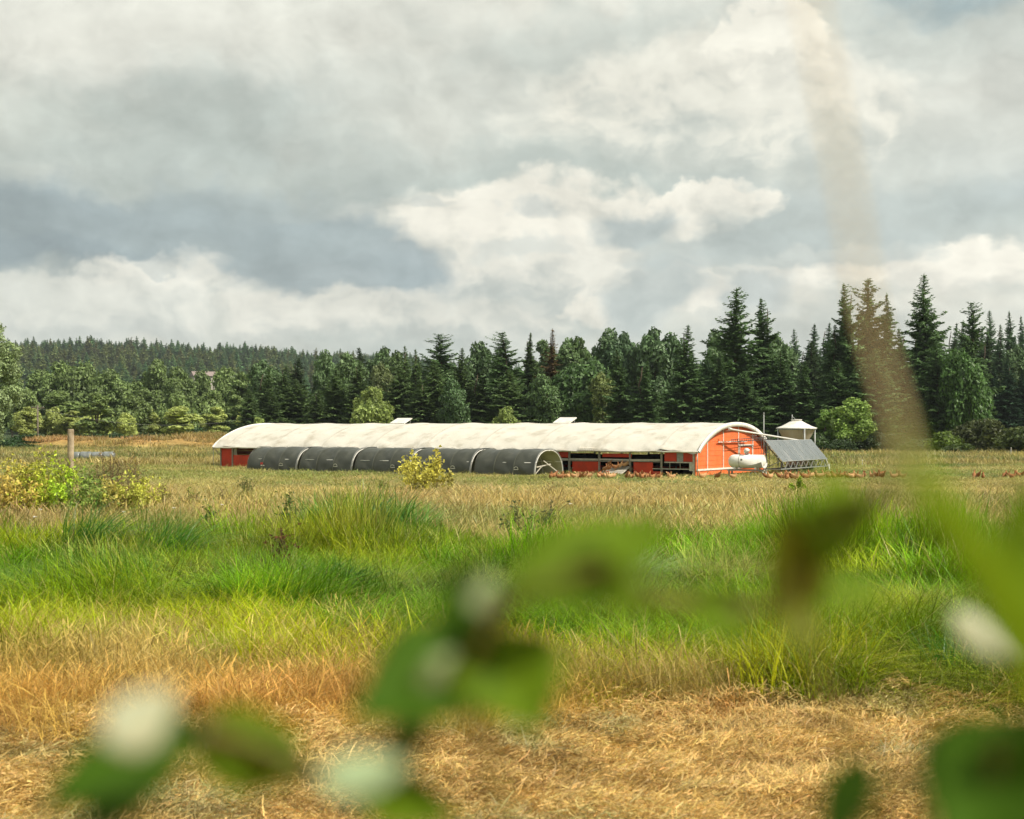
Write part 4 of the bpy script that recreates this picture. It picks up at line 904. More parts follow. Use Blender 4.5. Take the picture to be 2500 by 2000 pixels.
# ------------------------------------------------------------------ gas tank on its skid
def build_tank():
    e = empty('gas_tank', bw(3.05, .64), BROT); tag(e, 'white horizontal gas tank with an open domed lid before the gable', 'tank')
    L, r, zc = 1.16, .405, .98; prof = []
    for t in np.linspace(0, 1, 12): prof.append((r*math.sin(t*math.pi/2)**.8, -L-.0+(.36*(1-math.cos(t*math.pi/2)))))
    prof += [(r, L-.36+.36*math.cos(t*math.pi/2)) if t < .001 else (r*math.cos(t*math.pi/2)**.8, L-.36+.36*math.sin(t*math.pi/2)) for t in np.linspace(0, 1, 12)]
    prof[0] = (.002, prof[0][1]); prof[-1] = (.002, prof[-1][1])
    body = MB().lathe(prof, 32, 'x', (0, 0, zc)).build('body', M['tank'], e)
    s = MB(); s.lathe([(r+.002, -.40), (r+.010, -.395), (r+.010, -.375), (r+.002, -.37)], 32, 'x', (0, 0, zc)); s.build('weld_band', M['greywood'], body)
    # round emblem
    MB().obox((-.20, -.404, zc+.10), (.06, 0, 0), (0, .003, 0), (0, 0, .06)).build('decal', M['steel'], body)
    # lid: open half-dome tipped back on a collar
    d = MB(); pr = [(.001, .20)]+[(.19*math.sin(t), .20*math.cos(t)) for t in np.linspace(.15, 1.57, 8)]+[(.19, -.06), (.175, -.06), (.17, 0.0)]
    d.lathe(pr, 20, 'z'); lid = d.build('lid', M['tank'], e); lid.location = (0.0, 0, zc+r+.20); lid.rotation_euler = (0, R(-38), 0)
    MB().lathe([(.15, 0), (.15, .10), (.13, .10), (.13, 0)], 16, 'z', (.06, 0, zc+r-.04)).build('valve_collar', M['steel'], e)
    v = MB(); v.tube([(.06, 0, zc+r), (.06, 0, zc+r+.13)], .03, 8); v.tube([(.06, 0, zc+r+.08), (.16, 0, zc+r+.10)], .02, 6); v.build('valve', M['darksteel'], e)
    for x in (-.72, .62):
        for y in (-.2, .2): MB().box(x-.05, x+.05, y-.04, y+.04, .50, .66).build('foot', M['tank'], e)
    for y in (-.24, .24): MB().box(-1.15, 1.18, y-.05, y+.05, .40, .50).build('skid_beam', M['greywood'], e)
    for x in (-1.0, 0, 1.05): MB().box(x-.05, x+.05, -.185, .185, .41, .49).build('cross_beam', M['greywood'], e)
    for x in (-1.05, 1.10):
        for y in (-.24, .24): MB().box(x-.045, x+.045, y-.043, y+.043, 0, .398).build('leg', M['white'] if x > 0 else M['greywood'], e)
    MB().bar((.45, -.24, .39), (.15, -.24, .02), .04).build('brace', M['steel'], e); MB().bar((.55, -.24, .39), (.95, -.24, .05), .04).build('brace', M['steel'], e)
build_tank()

# ------------------------------------------------------------------ solar panels on a wagon frame
def build_solar():
    e = empty('solar_array', bw(3.55, 5.5), BROT)
    tag(e, 'tilted grey solar panel array on a steel trestle frame', 'solar panels')
    nP = 9; top, bot = Vector((-1.15, 0, 2.20)), Vector((0, 0, .86)); sl = (bot-top); ax = sl.normalized(); nrm = Vector((-ax.z, 0, ax.x)); 
    if nrm.z < 0: nrm = -nrm
    for k in range(nP):
        b0 = k*1.0; c = (top+bot)/2+Vector((0, b0+.5, 0))
        f = MB().obox(c, ax*(sl.length/2), Vector((0, .488, 0)), nrm*.018).build('solar_panel', M['frame'], e)
        MB().obox(c+nrm*.0205, ax*(sl.length/2-.022), Vector((0, .466, 0)), nrm*.003).build('glass', M['panel'], f)
    for t in (.22, .78):
        p = top+sl*t-nrm*.05; MB().bar(p+Vector((0, -.1, 0)), p+Vector((0, nP+.1, 0)), .05).build('purlin', M['steel'], e)
    for k in range(0, 10, 3):
        y = min(k*1.0, 8.95)+.03
        t_, b_ = top-nrm*.09, bot-nrm*.09
        MB().bar(t_+Vector((0, y, 0)), b_+Vector((0, y, 0)), .05).build('rafter', M['darksteel'], e)
        MB().bar((-1.1, y, .40), (-1.1, y, 2.08), .06).build('post', M['darksteel'], e)
        MB().bar((-1.1, y, .50), (-.1, y, .90), .05).build('brace', M['steel'], e)
        MB().bar((-.1, y, .80), (-.1, y, 0.02), .05).build('post', M['darksteel'], e)
    for k in range(9):
        y = k*1.0+.1
        MB().bar((-.02, y, .80), (-.02, y+.45, .42), .04).build('strut', M['steel'], e)
        MB().bar((-.02, y+.90, .80), (-.02, y+.52, .42), .04).build('strut', M['steel'], e)
    MB().box(-.06, .02, -.3, 9.4, .36, .42).build('sill_beam', M['steel'], e); MB().box(-1.16, -1.06, -.3, 9.4, .34, .42).build('sill_beam', M['darksteel'], e)
    for y in (-.2, 4.5, 9.3):
        MB().box(-1.05, -.07, y-.03, y+.03, .35, .41).build('cross_beam', M['steel'], e)
        MB().box(-1.15, -1.07, y-.04, y+.04, 0, .34).build('foot', M['darksteel'], e)
    MB().box(-.05, .05, 9.3, 9.4, 0, .50).build('foot', M['white'], e)
    MB().bar((.03, 8.7, .82), (.12, 9.2, .02), .05).build('stay', M['white'], e)
build_solar()

# ------------------------------------------------------------------ feed bin
def build_bin():
    x, d = 20.9, 104.5; e = empty('feed_bin', (x, d, 0)); e.scale = (1.14, 1.14, 1.0); tag(e, 'round white feed bin with a conical lid on steel legs', 'feed bin')
    r = 1.20
    MB().lathe([(r-.02, 2.98), (r-.05, 2.85), (r-.22, 2.48), (.55, 1.65), (.20, 1.25), (.18, 1.15)], 32).build('hopper', M['poly'], e)
    lid = MB().lathe([(r+.09, 2.95), (r+.10, 3.01), (r+.02, 3.035), (.95, 3.14), (.62, 3.34), (.36, 3.50), (.33, 3.50)], 32).build('lid', M['white'], e)
    MB().lathe([(.33, 3.48), (.33, 3.585), (.36, 3.59), (.36, 3.62), (.001, 3.64)], 24).build('cap', M['white'], lid)
    q = MB(); q.tube([(-.28, 0, 3.55), (-.28, 0, 3.98)], .035, 8); q.tube([(-.27, 0, 3.85), (-.05, 0, 3.62)], .022, 6); q.build('lid_lever', M['steel'], lid)
    MB().lathe([(r+.03, 2.86), (r+.05, 2.86), (r+.05, 2.95), (r+.03, 2.95)], 32).build('rim_ring', M['steel'], e)
    for k in range(4):
        a = R(12+90*k-90); c, s = math.cos(a), math.sin(a)
        MB().tube([((r+.06)*c, (r+.06)*s, 2.93), ((r+.06)*c, (r+.06)*s, 0)], .055, 8).build('leg', M['steel'], e)
    for k in range(4):
        a, b = R(12+90*k), R(12+90*k+90); MB().tube([((r+.06)*math.cos(a), (r+.06)*math.sin(a), 1.3), ((r+.06)*math.cos(b), (r+.06)*math.sin(b), 1.3)], .03, 6).build('ring_bar', M['steel'], e)
    MB().lathe([(.20, 1.16), (.22, 1.0), (.22, .8), (.05, .8)], 16).build('boot', M['steel'], e)
build_bin()

# low cart behind the trestle
e = empty('utility_cart', bw(2.0, 13.3), BROT); tag(e, 'low grey cart with a white lid standing behind the solar trestle', 'cart')
MB().box(-.8, .8, -.5, .5, .45, 1.05).build('body', M['greywood'], e); MB().box(-.85, .85, -.55, .55, 1.053, 1.13).build('lid', M['white'], e)
for sx in (-.55, .55):
    for sy in (-.52, .52):
        w = MB(); w.lathe([(.001, -.05), (.22, -.05), (.24, -.03), (.24, .03), (.22, .05), (.001, .05)], 16, 'x'); wo = w.build('wheel', M['darksteel'], e); wo.rotation_euler = (0, 0, R(90)); wo.location = (sx, sy, .24)

# ------------------------------------------------------------------ five dark shelters
def shelter_profile(n=30, w=3.8, h=1.70, p=2.35):
    th = np.linspace(0, np.pi, n); c, s = np.cos(th), np.sin(th)
    b = -np.sign(c)*np.abs(c)**(2/p)*w/2; z = np.abs(s)**(2/p)*h
    return b, z
def build_shelter(k, a0, a1, label, seed):
    e = empty('hoop_shelter', bw((a0+a1)/2, -2.9), BROT); tag(e, label, 'shelter', 'dark hoop shelters standing end to end before the barn')
    g = np.random.default_rng(seed); L = a1-a0; na = 64; A = np.linspace(-L/2+.07, L/2-.07, na); b, z = shelter_profile(46)
    AA = A[:, None]+0*b[None, :]; BB = b[None, :]+0*AA; ZZ = z[None, :]+0*AA
    ph = ((AA+L/2)/(L/3)) % 1; sag = np.sin(ph*np.pi)**.7; scale = 1-.028*sag
    wr = .028*fbm(AA*1.6+ZZ*1.7, BB*1.3-AA*.4, 60+seed, 4)*(.3+sag)+.016*np.sin(AA*3.2+ZZ*5.5+seed+2*fbm(AA*.6, ZZ*.8, seed))*sag
    BB2 = BB*(scale+wr*.7); ZZ2 = ZZ*(scale+wr)+.0
    slump = -.05*np.exp(-((AA-g.uniform(-L/2, L/2))/.8)**2)*np.clip(ZZ-1.2, 0, 1); ZZ2 = ZZ2+slump
    nbv = len(b); V = np.stack([AA, BB2, ZZ2], 2).reshape(-1, 3); i = np.arange((na-1)*(nbv-1)); r, c = i//(nbv-1), i % (nbv-1); q = r*nbv+c
    Q = np.stack([q, q+nbv, q+nbv+1, q+1], 1)
    Vin = np.stack([AA, BB2*.988, ZZ2*.986], 2).reshape(-1, 3)
    cov = link('cover', mesh_np('cover', np.concatenate([V, Vin]), np.concatenate([Q, Q[:, ::-1]+len(V)]), True, None, [M['tarp'], M['tarp_in']], np.concatenate([np.zeros(len(Q)), np.ones(len(Q))])), parent=e)
    rb, rz = shelter_profile(26)
    for j in range(4):
        a = -L/2+.05+(L-.10)*j/3
        MB().tube([(a, y*.945, zz*.945) for y, zz in zip(rb, rz)], .032, 7).build('rib', M['pipe'], e)
    sb, sz = shelter_profile(34)
    for j in (1, 2):
        a = -L/2+.07+(L-.14)*j/3; P_ = []
        for y, zz in zip(sb, sz): P_ += [(a-.025, y*1.03, zz*1.03+.004), (a+.025, y*1.03, zz*1.03+.004)]
        MB().add(P_, [(2*i, 2*i+1, 2*i+3, 2*i+2) for i in range(33)], True).build('seam', M['tarp_seam'], cov)
    for s in (-1, 1):      # pale roped hem at both mouths
        MB().tube([(s*(L/2-.05), y*1.004, zz*1.004+.005) for y, zz in zip(rb, rz)], .016, 7).build('hem', M['steel'] if s > 0 else M['tarp'], cov)
    MB().tube([(-L/2, 0, 1.57), (L/2, 0, 1.57)], .025, 6).build('ridge_pipe', M['pipe'], e)
    for y in (-1.64, 1.64): MB().tube([(-L/2, y, .85), (L/2, y, .85)], .025, 6).build('side_pipe', M['pipe'], e)
    for y in (-1.88, 1.88): MB().box(-L/2, L/2, y-.03, y+.03, 0.0, .09).build('ground_rail', M['greywood'], e)
    # maker's mark: a small white arch over a bar, low on the side
    yb = float(-1.9*.985)-.02; lg = MB(); xa = L*.20; n = 12
    P = []
    for j in range(n+1):
        t = math.pi*j/n; P += [(xa+.16*math.cos(t), yb-.012, .48+.13*math.sin(t)), (xa+.125*math.cos(t), yb-.012, .48+.10*math.sin(t))]
    lg.add(P, [(2*j, 2*j+1, 2*j+3, 2*j+2) for j in range(n)]); lg.box(xa-.18, xa+.18, yb-.014, yb-.010, .41, .445)
    if k == 0:
        MB().box(-L*.18-.13, -L*.18+.10, yb-.016, yb-.010, .47, .62).build('red_label', M['red_mark'], cov); MB().box(-L*.18-.10, -L*.18+.22, yb-.015, yb-.010, .38, .45).build('white_label', M['white'], cov)
    lg.build('logo', M['white'], cov)
    return e
a0 = -31.8
SH = ['dark green hoop shelter at the left end of the row, with a red label', 'dark green hoop shelter, second from the left in the row', 'dark green hoop shelter in the middle of the row, partly behind a shrub', 'dark green hoop shelter, second from the right in the row', 'dark green hoop shelter at the right end of the row, its pale mouth open']
for k in range(5): build_shelter(k, a0+4.66*k+.12, a0+4.66*(k+1)-.12, SH[k], 3+k)
# perch frame inside the open mouth
e = empty('perch_frame', bw(-9.0, -3.0), BROT); tag(e, 'pale timber perch frame leaning in the open mouth of the right shelter', 'perch')
MB().bar((-.2, -.6, .55), (.1, .7, .72), .10, .06).build('board', M['palewood'], e); MB().bar((.0, .0, .95), (.55, 1.3, .05), .05).build('leg', M['palewood'], e); MB().bar((0, -.2, .62), (-.2, -.9, .02), .05).build('leg', M['palewood'], e)

# ------------------------------------------------------------------ hens
def hen_mesh(name, peck=False, mats=None):
    m = MB(); n = 10
    if not peck: sp = [(-.20, .30, .012, .03), (-.17, .285, .03, .06), (-.12, .24, .06, .08), (-.05, .205, .088, .095), (.03, .20, .092, .10), (.09, .22, .078, .09), (.125, .265, .05, .055), (.14, .32, .034, .036), (.15, .365, .030, .032), (.165, .392, .026, .028), (.185, .392, .016, .016), (.195, .388, .004, .004)]
    else: sp = [(-.20, .34, .012, .03), (-.17, .32, .03, .06), (-.12, .27, .06, .08), (-.05, .22, .088, .095), (.03, .205, .092, .10), (.09, .20, .078, .085), (.14, .17, .05, .05), (.18, .125, .034, .034), (.205, .08, .030, .030), (.222, .05, .026, .026), (.235, .03, .016, .016), (.24, .022, .004, .004)]
    V = []
    for i, (x, z, ry, rz) in enumerate(sp):
        p, q = sp[max(i-1, 0)], sp[min(i+1, len(sp)-1)]; t = Vector((q[0]-p[0], 0, q[1]-p[1])).normalized(); up = Vector((-t.z, 0, t.x))
        for k in range(n):
            a = 2*math.pi*k/n; V.append(Vector((x, 0, z))+Vector((0, 1, 0))*ry*math.cos(a)+up*rz*math.sin(a))
    m.add(V, [(i*n+k, i*n+(k+1) % n, (i+1)*n+(k+1) % n, (i+1)*n+k) for i in range(len(sp)-1) for k in range(n)]+[tuple(range(n))[::-1]], True, 0)
    m.add([(-.15, -.02, .30), (-.15, .02, .30), (-.27, .035, .40 if not peck else .43), (-.27, -.035, .40 if not peck else .43), (-.25, 0, .31), (-.12, 0, .33)], [(0, 1, 2, 3), (1, 4, 2), (0, 3, 4), (3, 2, 4)], False, 0)
    hx, hz = (.165, .41) if not peck else (.238, .065)
    for dx, h in ((-.018, .024), (0, .034), (.018, .024)): m.add([(hx+dx-.012, -.004, hz), (hx+dx+.012, -.004, hz), (hx+dx+.012, .004, hz), (hx+dx-.012, .004, hz), (hx+dx, 0, hz+h)], [(0, 1, 4), (1, 2, 4), (2, 3, 4), (3, 0, 4), (3, 2, 1, 0)], False, 1)
    for y in (-.04, .04): m.tube([(.0, y, .13), (.01, y, .06), (0, y, 0)], .009, 5, m=2); m.tube([(-.02, y, .006), (.05, y, .006)], .007, 4, m=2)
    me = bpy.data.meshes.new(name); me.from_pydata(m.v, [], m.f); me.polygons.foreach_set('use_smooth', m.sm); me.polygons.foreach_set('material_index', m.mi)
    for q in mats: me.materials.append(q)
    me.update(); return me
HM = [hen_mesh('hen_standing', False, [M['hen'], M['comb'], M['beak']]), hen_mesh('hen_pecking', True, [M['hen'], M['comb'], M['beak']]),
      hen_mesh('hen_pale', False, [M['henpale'], M['comb'], M['beak']])]
def flock(spots, desc, group, cat='hen'):
    spots.sort(key=lambda q: CX+F*q[0]/q[1])
    for i, (x, y, z) in enumerate(spots):
        o = link('hen', HM[int(rng.choice(3, p=(.42, .2, .38)))]); o.location = (x, y, z); o.rotation_euler = (0, 0, rng.uniform(0, 6.28)); s = rng.uniform(1.1, 1.32); o.scale = (s, s, s)
        tag(o, f'{desc}, {ordinal(i+1)} of {len(spots)} from the left', cat, group)
S1 = []
for px in (1345, 1352, 1366, 1374, 1381, 1387, 1404, 1411, 1419, 1424, 1437, 1440, 1463, 1470, 1478, 1488, 1494, 1530, 1537, 1541, 1556, 1561, 1567, 1575, 1580, 1592, 1606, 1613, 1634, 1640, 1715, 1752, 1790):
    d = random.uniform(80.2, 82.4); S1.append((xat(px, d), d, gz(xat(px, d), d)+.03))
flock(S1, 'brown hen in the grass before the barn', 'hens along the barn front')
S2 = []
for k in range(15):
    a, b = random.uniform(-6.2, -4.5), random.uniform(-.05, 1.6); q = bw(a, b); S2.append((q.x, q.y, .13 if b > .18 else .52))
for k in range(5): t = .25+.14*k; a = -5.75+.26*k+random.uniform(-.1, .1); q = bw(a, -1.5+1.5*t); S2.append((q.x, q.y, .06+.50*t))
flock(S2, 'brown hen crowding the barn wall opening', 'hens at the barn opening')
S3 = []
for px in (1872, 1880, 1905, 1912, 1921, 1926, 1934, 1941, 1966, 1972, 1980, 1996, 2001, 2016, 2022, 2030, 2036, 2044, 2052, 2070, 2078, 2086, 2100, 2110, 2128, 2140, 2148, 2153, 2182, 2192, 2204):
    d = random.uniform(78.5, 82.5); S3.append((xat(px, d), d, gz(xat(px, d), d)+.03))
flock(S3, 'brown hen feeding right of the barn', 'hens feeding right of the barn')
S4 = []
for px in (2378, 2388, 2400, 2452, 2461, 2470, 2480, 2487, 2494): d = random.uniform(80, 84); S4.append((xat(px, d), d, gz(xat(px, d), d)+.03))
flock(S4, 'brown hen feeding at the far right', 'hens at the far right')

# ------------------------------------------------------------------ posts, pole, wires, bale, house
d = 46.0; x = xat(172, d); e = empty('fence_post', (x, d, gz(x, d)-.02)); tag(e, 'thick weathered wooden post standing in the shrubs on the left', 'post')
h = zat(1048, d); m = MB(); m.tube([(0, 0, 0), (.004, 0, h*.5), (.012, 0, h-.02), (.012, 0, h)], [.108, .104, .100, .092], 16); m.build('shaft', M['post'], e)
MB().tube([(.012, 0, h), (.012, 0, h+.006)], .088, 14).build('top_cut', M['palewood'], e)
d = 214; x = xat(92, d); e = empty('utility_pole', (x, d, gz(x, d))); tag(e, 'wooden utility pole with a crossarm before the trees on the left', 'utility pole')
h = zat(990, d)-gz(x, d); MB().tube([(0, 0, 0), (0, 0, h)], [.17, .12], 8).build('pole', M['paleb'], e); MB().box(-1.0, 1.0, -.06, .06, h-.42, h-.27).build('crossarm', M['paleb'], e)
for q in (-.85, 0, .85): MB().lathe([(.03, 0), (.06, .05), (.05, .12), (.01, .15)], 8, 'z', (q, -.0, h-.27)).build('insulator', M['steel'], e)
def wire(p, q, sag, label):
    o = p; pts = [Vector(p).lerp(Vector(q), t)-Vector((0, 0, sag*4*t*(1-t)))-Vector(o) for t in np.linspace(0, 1, 24)]
    w = MB().tube(pts, .016, 5).build('overhead_wire', M['steel']); w.location = o; tag(w, label, 'wire')
wire(tuple(at(92, 996, 213.5)), tuple(at(612, 1022, 213.5)), 1.7, 'slack overhead wire running from the pole towards the barn')

d = 126; x = xat(224, d); e = empty('wrapped_bale', (x, d, gz(x, d)), R(4)); tag(e, 'long grey plastic-wrapped bale row lying in the field on the left', 'bale')
for k in range(4):
    m = MB(); r = .46; pr = [(.001, -.50), (r*.8, -.50), (r*.97, -.44), (r, -.3), (r*.985, 0), (r, .3), (r*.97, .44), (r*.8, .5), (.001, .5)]
    m.lathe(pr, 18, 'x', (-1.5+1.0*k, 0, .44+.02*(k % 2))); m.build('bale', M['wrap'], e)

d = 640.; x = xat(500, d)
hz_ = zat(931, d); e = empty('hillside_house', (x, d, hz_-4), R(24)); tag(e, 'small pale house half hidden among trees on the ridge', 'house')
MB().box(-5.5, 5.5, -4, 4, 0, 6.4).build('wall', M['house'], e)
m = MB(); m.add([(-6, -4.6, 6.2), (6, -4.6, 6.2), (6, 4.6, 6.2), (-6, 4.6, 6.2), (-6, 0, 8.4), (6, 0, 8.4)], [(0, 1, 5, 4), (2, 3, 4, 5), (0, 4, 3), (1, 2, 5), (0, 3, 2, 1)]); m.build('roof', M['roof'], e)
for q in (-4, -1.3, 1.3, 4):
    w = MB().box(q-.7, q+.7, -4.06, -4.01, 4.0, 5.6).build('window', M['white'], e); MB().box(q-.58, q+.58, -4.09, -4.062, 4.12, 5.48).build('pane', M['glass'], w)
d = 620.; x = xat(797, d); e = empty('hillside_house', (x, d, zat(936, d)-3), R(-10)); tag(e, 'tiny white house gable between firs left of centre', 'house')
MB().box(-3, 3, -3, 3, 0, 4.2).build('wall', M['white'], e); m = MB(); m.add([(-3.4, -3.4, 4.1), (3.4, -3.4, 4.1), (3.4, 3.4, 4.1), (-3.4, 3.4, 4.1), (0, -3.4, 6), (0, 3.4, 6)], [(0, 4, 5, 3), (1, 2, 5, 4), (0, 1, 4), (2, 3, 5), (0, 3, 2, 1)]); m.build('roof', M['roof'], e)
w = MB().box(-.7, .7, -3.05, -3.01, 1.8, 3.2).build('window', M['glass'], e)

for px, py0, py1, d, lb in ((2105, 1122, 1143, 108, 'thin white stake in the pasture behind the feeding hens'), (2468, 1092, 1114, 135, 'thin white stake before the bushes at the far right')):
    x = xat(px, d); z0 = gz(x, d); h = zat(py0, d)-z0; e = empty('fence_stake', (x, d, z0-.02)); tag(e, lb, 'stake')
    MB().tube([(0, 0, 0), (.01, 0, h)], .022, 6).build('rod', M['pipe'], e); MB().tube([(.01, 0, h-.12), (.01, 0, h)], .035, 6).build('insulator', M['white'], e)

# ------------------------------------------------------------------ shrubs and weeds in the field
def shrub(name, px, d, py_top, w_px, tint, label, seed, leaves=2600, size=.045, stems=9, bare=0.0, cat='shrub', airy=.35, leafmat_='shrub', twigs=0):
    g = np.random.default_rng(seed); x = xat(px, d); z0 = gz(x, d); H = zat(py_top, d)-z0; Wd = w_px/F*d/2
    e = empty(name, (x, d, z0-.02)); tag(e, label, cat)
    m = MB(); tips = []
    for s in range(stems):
        az = g.random()*6.28; r = Wd*(.25+.75*g.random()); hh = H*(1-.45*(r/Wd)**1.5)*(.8+.2*g.random())
        if s == 0: r *= .2; hh = H
        p = [Vector((0, 0, 0))+Vector((math.cos(az), math.sin(az), 0))*(.06*Wd), Vector((math.cos(az)*r*.45, math.sin(az)*r*.45, hh*.5)), Vector((math.cos(az)*r*.8, math.sin(az)*r*.8, hh*.82)), Vector((math.cos(az)*r, math.sin(az)*r, hh))]
        m.tube(p, [.014, .010, .006, .003], 5); 
        for t in np.linspace(.25, 1, 14):
            i = min(int(t*3), 2); q = p[i].lerp(p[i+1], t*3-i); tips.append((q, .20*Wd+.30*Wd*(1-t)*.5))
            if twigs and g.random() < .8:
                for _ in range(twigs):
                    q2 = q+Vector((g.normal(0, .16), g.normal(0, .16), abs(g.normal(.12, .10)))); m.tube([q, q2], [.004, .002], 4, caps=False); tips.append((q2, .03))
    m.build('stems', M['twig'], e)
    if leaves:
        ti = g.integers(0, len(tips), leaves); C = np.array([tuple(tips[i][0]) for i in ti]); rad = np.array([tips[i][1] for i in ti])
        C = C+unit(g.normal(size=(leaves, 3)))*(rad*g.random(leaves)**.5)[:, None]; C[:, 2] = np.maximum(C[:, 2], .03)
        nrm = unit(g.normal(size=(leaves, 3))+np.array((0, 0, .6))); a = unit(np.cross(nrm, g.normal(size=(leaves, 3)))); b = np.cross(nrm, a); sz = size*(.5+.9*g.random((leaves, 1)))
        V, Q = quads_from(C, a*sz, b*sz*.55)
        c = link('crown', mesh_np('crown', V, Q, False, {'rnd': np.repeat(g.random(leaves), 4)}, [M[leafmat_]]), parent=e); c.color = (*tint, 1)
    return e
YG = (.30, .30, .045)
shrub('shrub', 1022, 62, 1108, 165, (.62, .58, .12), 'yellow-green shrub standing before the row of dark shelters', 1, 2300, .055, 17, twigs=1)
shrub('shrub', 1066, 62, 1096, 60, (.64, .58, .12), 'upright yellow shoot rising beside the shrub before the shelters', 2, 520, .052, 5, twigs=1)
shrub('shrub', 1098, 61, 1148, 30, (.48, .44, .12), 'small side sprig right of the shrub before the shelters', 3, 260, .05, 4)
shrub('shrub', 1950, 60, 1166, 46, (.34, .46, .05), 'small bright green shrub in the meadow right of the gas tank', 4, 900, .055, 7)
L1 = [(20, 1118, 110, (.28, .27, .05)), (62, 1128, 110, (.34, .27, .07)), (100, 1096, 90, (.29, .30, .05)), (140, 1115, 110, (.27, .33, .035)), (30, 1150, 120, (.36, .29, .08)), (170, 1150, 110, (.24, .34, .03)), (225, 1150, 100, (.12, .17, .035)), (260, 1170, 100, (.33, .29, .08)), (310, 1158, 90, (.30, .31, .06)), (348, 1165, 80, (.33, .33, .06)), (215, 1180, 110, (.15, .20, .045)), (90, 1160, 120, (.30, .34, .04))]
LB = ['yellow-green bramble shrub', 'rust-brown withering shrub', 'tall pale green shrub', 'bright green shrub', 'brown-leaved low shrub', 'vivid green low shrub', 'dark green low shrub', 'straw and green mixed shrub', 'light green shrub', 'yellowing low shrub', 'dark low bramble', 'yellow-green low shrub']
for i, (px, py, w, tint) in enumerate(L1):
    where = 'at the left edge of the field' if px < 80 else ('beside the wooden post' if px < 200 else 'right of the wooden post')
    shrub('shrub', px, 46.5-2.2*(py > 1145)+random.uniform(-1, 1), py, w*1.45, tuple(c*1.8 for c in tint), f'{LB[i]} in the thicket {where}', 20+i, 1250, .044, 14, twigs=1)
shrub('dry_shrub', 270, 47, 1088, 130, (.30, .22, .09), 'dry leafless brown shrub right of the wooden post', 41, 700, .028, 16, twigs=4)
shrub('dry_shrub', 320, 46, 1105, 70, (.32, .20, .08), 'smaller dry brown shrub at the right end of the thicket', 42, 300, .026, 9, twigs=3)
# docks and thistles standing in the grass
for i, (px, d, py, w, tint, lb) in enumerate(((708, 35, 1200, 60, (.08, .15, .03), 'dark leafy weed above the green grass left of centre'), (512, 38, 1235, 26, (.07, .17, .03), 'narrow-leaved reed shoot above the green grass on the left'), (690, 27, 1290, 34, (.16, .07, .03), 'reddish brown dock stalk in the green grass left of centre'),
                                              (1270, 34, 1235, 90, (.10, .13, .05), 'dark speckled seeding weed in the meadow at centre'), (1340, 36, 1232, 70, (.12, .14, .06), 'grey-green seeding weed right of the picture centre'), (1340, 60, 1190, 30, (.34, .25, .10), 'thin dry stalk in the meadow before the shelter mouth'), (600, 60, 1165, 60, (.16, .20, .06), 'low green weed in the meadow before the left shelter'), (930, 58, 1172, 60, (.24, .27, .06), 'low yellow-green weed left of the shrub before the shelters'), (400, 47, 1186, 70, (.40, .40, .10), 'pale low weed just right of the left thicket'), (465, 46, 1192, 80, (.30, .33, .08), 'greenish low weed between the thicket and the reed shoot'), (545, 48, 1196, 70, (.42, .38, .11), 'straw-green low weed below the red end of the barn'))):
    shrub('weed', px, d, py, w, tint, lb, 60+i, 420, .028, 7, cat='weed', twigs=1)
def tussock(px, d, h, w, tint, lean, label, seed, n=640, bw_=.013):
    x = xat(px, d); parts = [blades(n, w*.45, h, bw_, lean, .9, 6, seed, .35, .55), blades(n//3, w*.6, h*.55, bw_, lean, .9, 4, seed+1, .4, .8)]
    V, Q, r, r2 = merge(parts); tg = np.tile(np.array((*tint, 1.)), (len(V), 1))
    o = link('grass_tussock', mesh_np('grass_tussock', V, Q, False, {'rnd': r, 'rnd2': r2, 'tint': tg}, [M['tussock']])); o.location = (x, d, gz(x, d)); tag(o, label, 'grass tussock')
tussock(195, 31, 1.45, 1.0, (.055, .19, .016), (.7, 0), 'tall dark green grass tussock on the left with wind-bent tips', 900)
tussock(390, 30, 1.25, 1.3, (.070, .21, .016), (.9, 0), 'wind-flattened dark grass tussock right of the tall left one', 903)
tussock(75, 32, .85, .8, (.050, .15, .016), (.4, 0), 'low dark grass tussock near the left edge', 906)
tussock(850, 36, 1.45, 1.5, (.045, .18, .014), (.2, 0), 'dark green reed clump left of centre at the meadow edge', 909, 300, .024)
tussock(940, 36.5, 1.40, 1.5, (.050, .19, .014), (.25, 0), 'dark green reed clump next right, below the yellow shrub', 912, 260, .024)
tussock(760, 37, 1.15, 1.0, (.060, .21, .016), (.3, 0), 'green reed clump at the left of the dark clumps', 915, 240, .022)
tussock(1010, 36, 1.05, 1.0, (.15, .34, .04), (.3, 0), 'green reed clump at the right of the dark clumps', 918, 240, .022)
tussock(2350, 16.4, .72, .9, (.060, .20, .014), (.3, -.1), 'dark green grass tussock in the lower right by the hay', 921, 520, .010)
tussock(1510, 25, .95, .9, (.30, .42, .14), (.8, 0), 'pale bent grass tussock below the long blurred leaf', 924)
tussock(820, 24, .8, .8, (.055, .18, .012), (.3, 0), 'dark green tuft at the lower edge of the green band', 927)
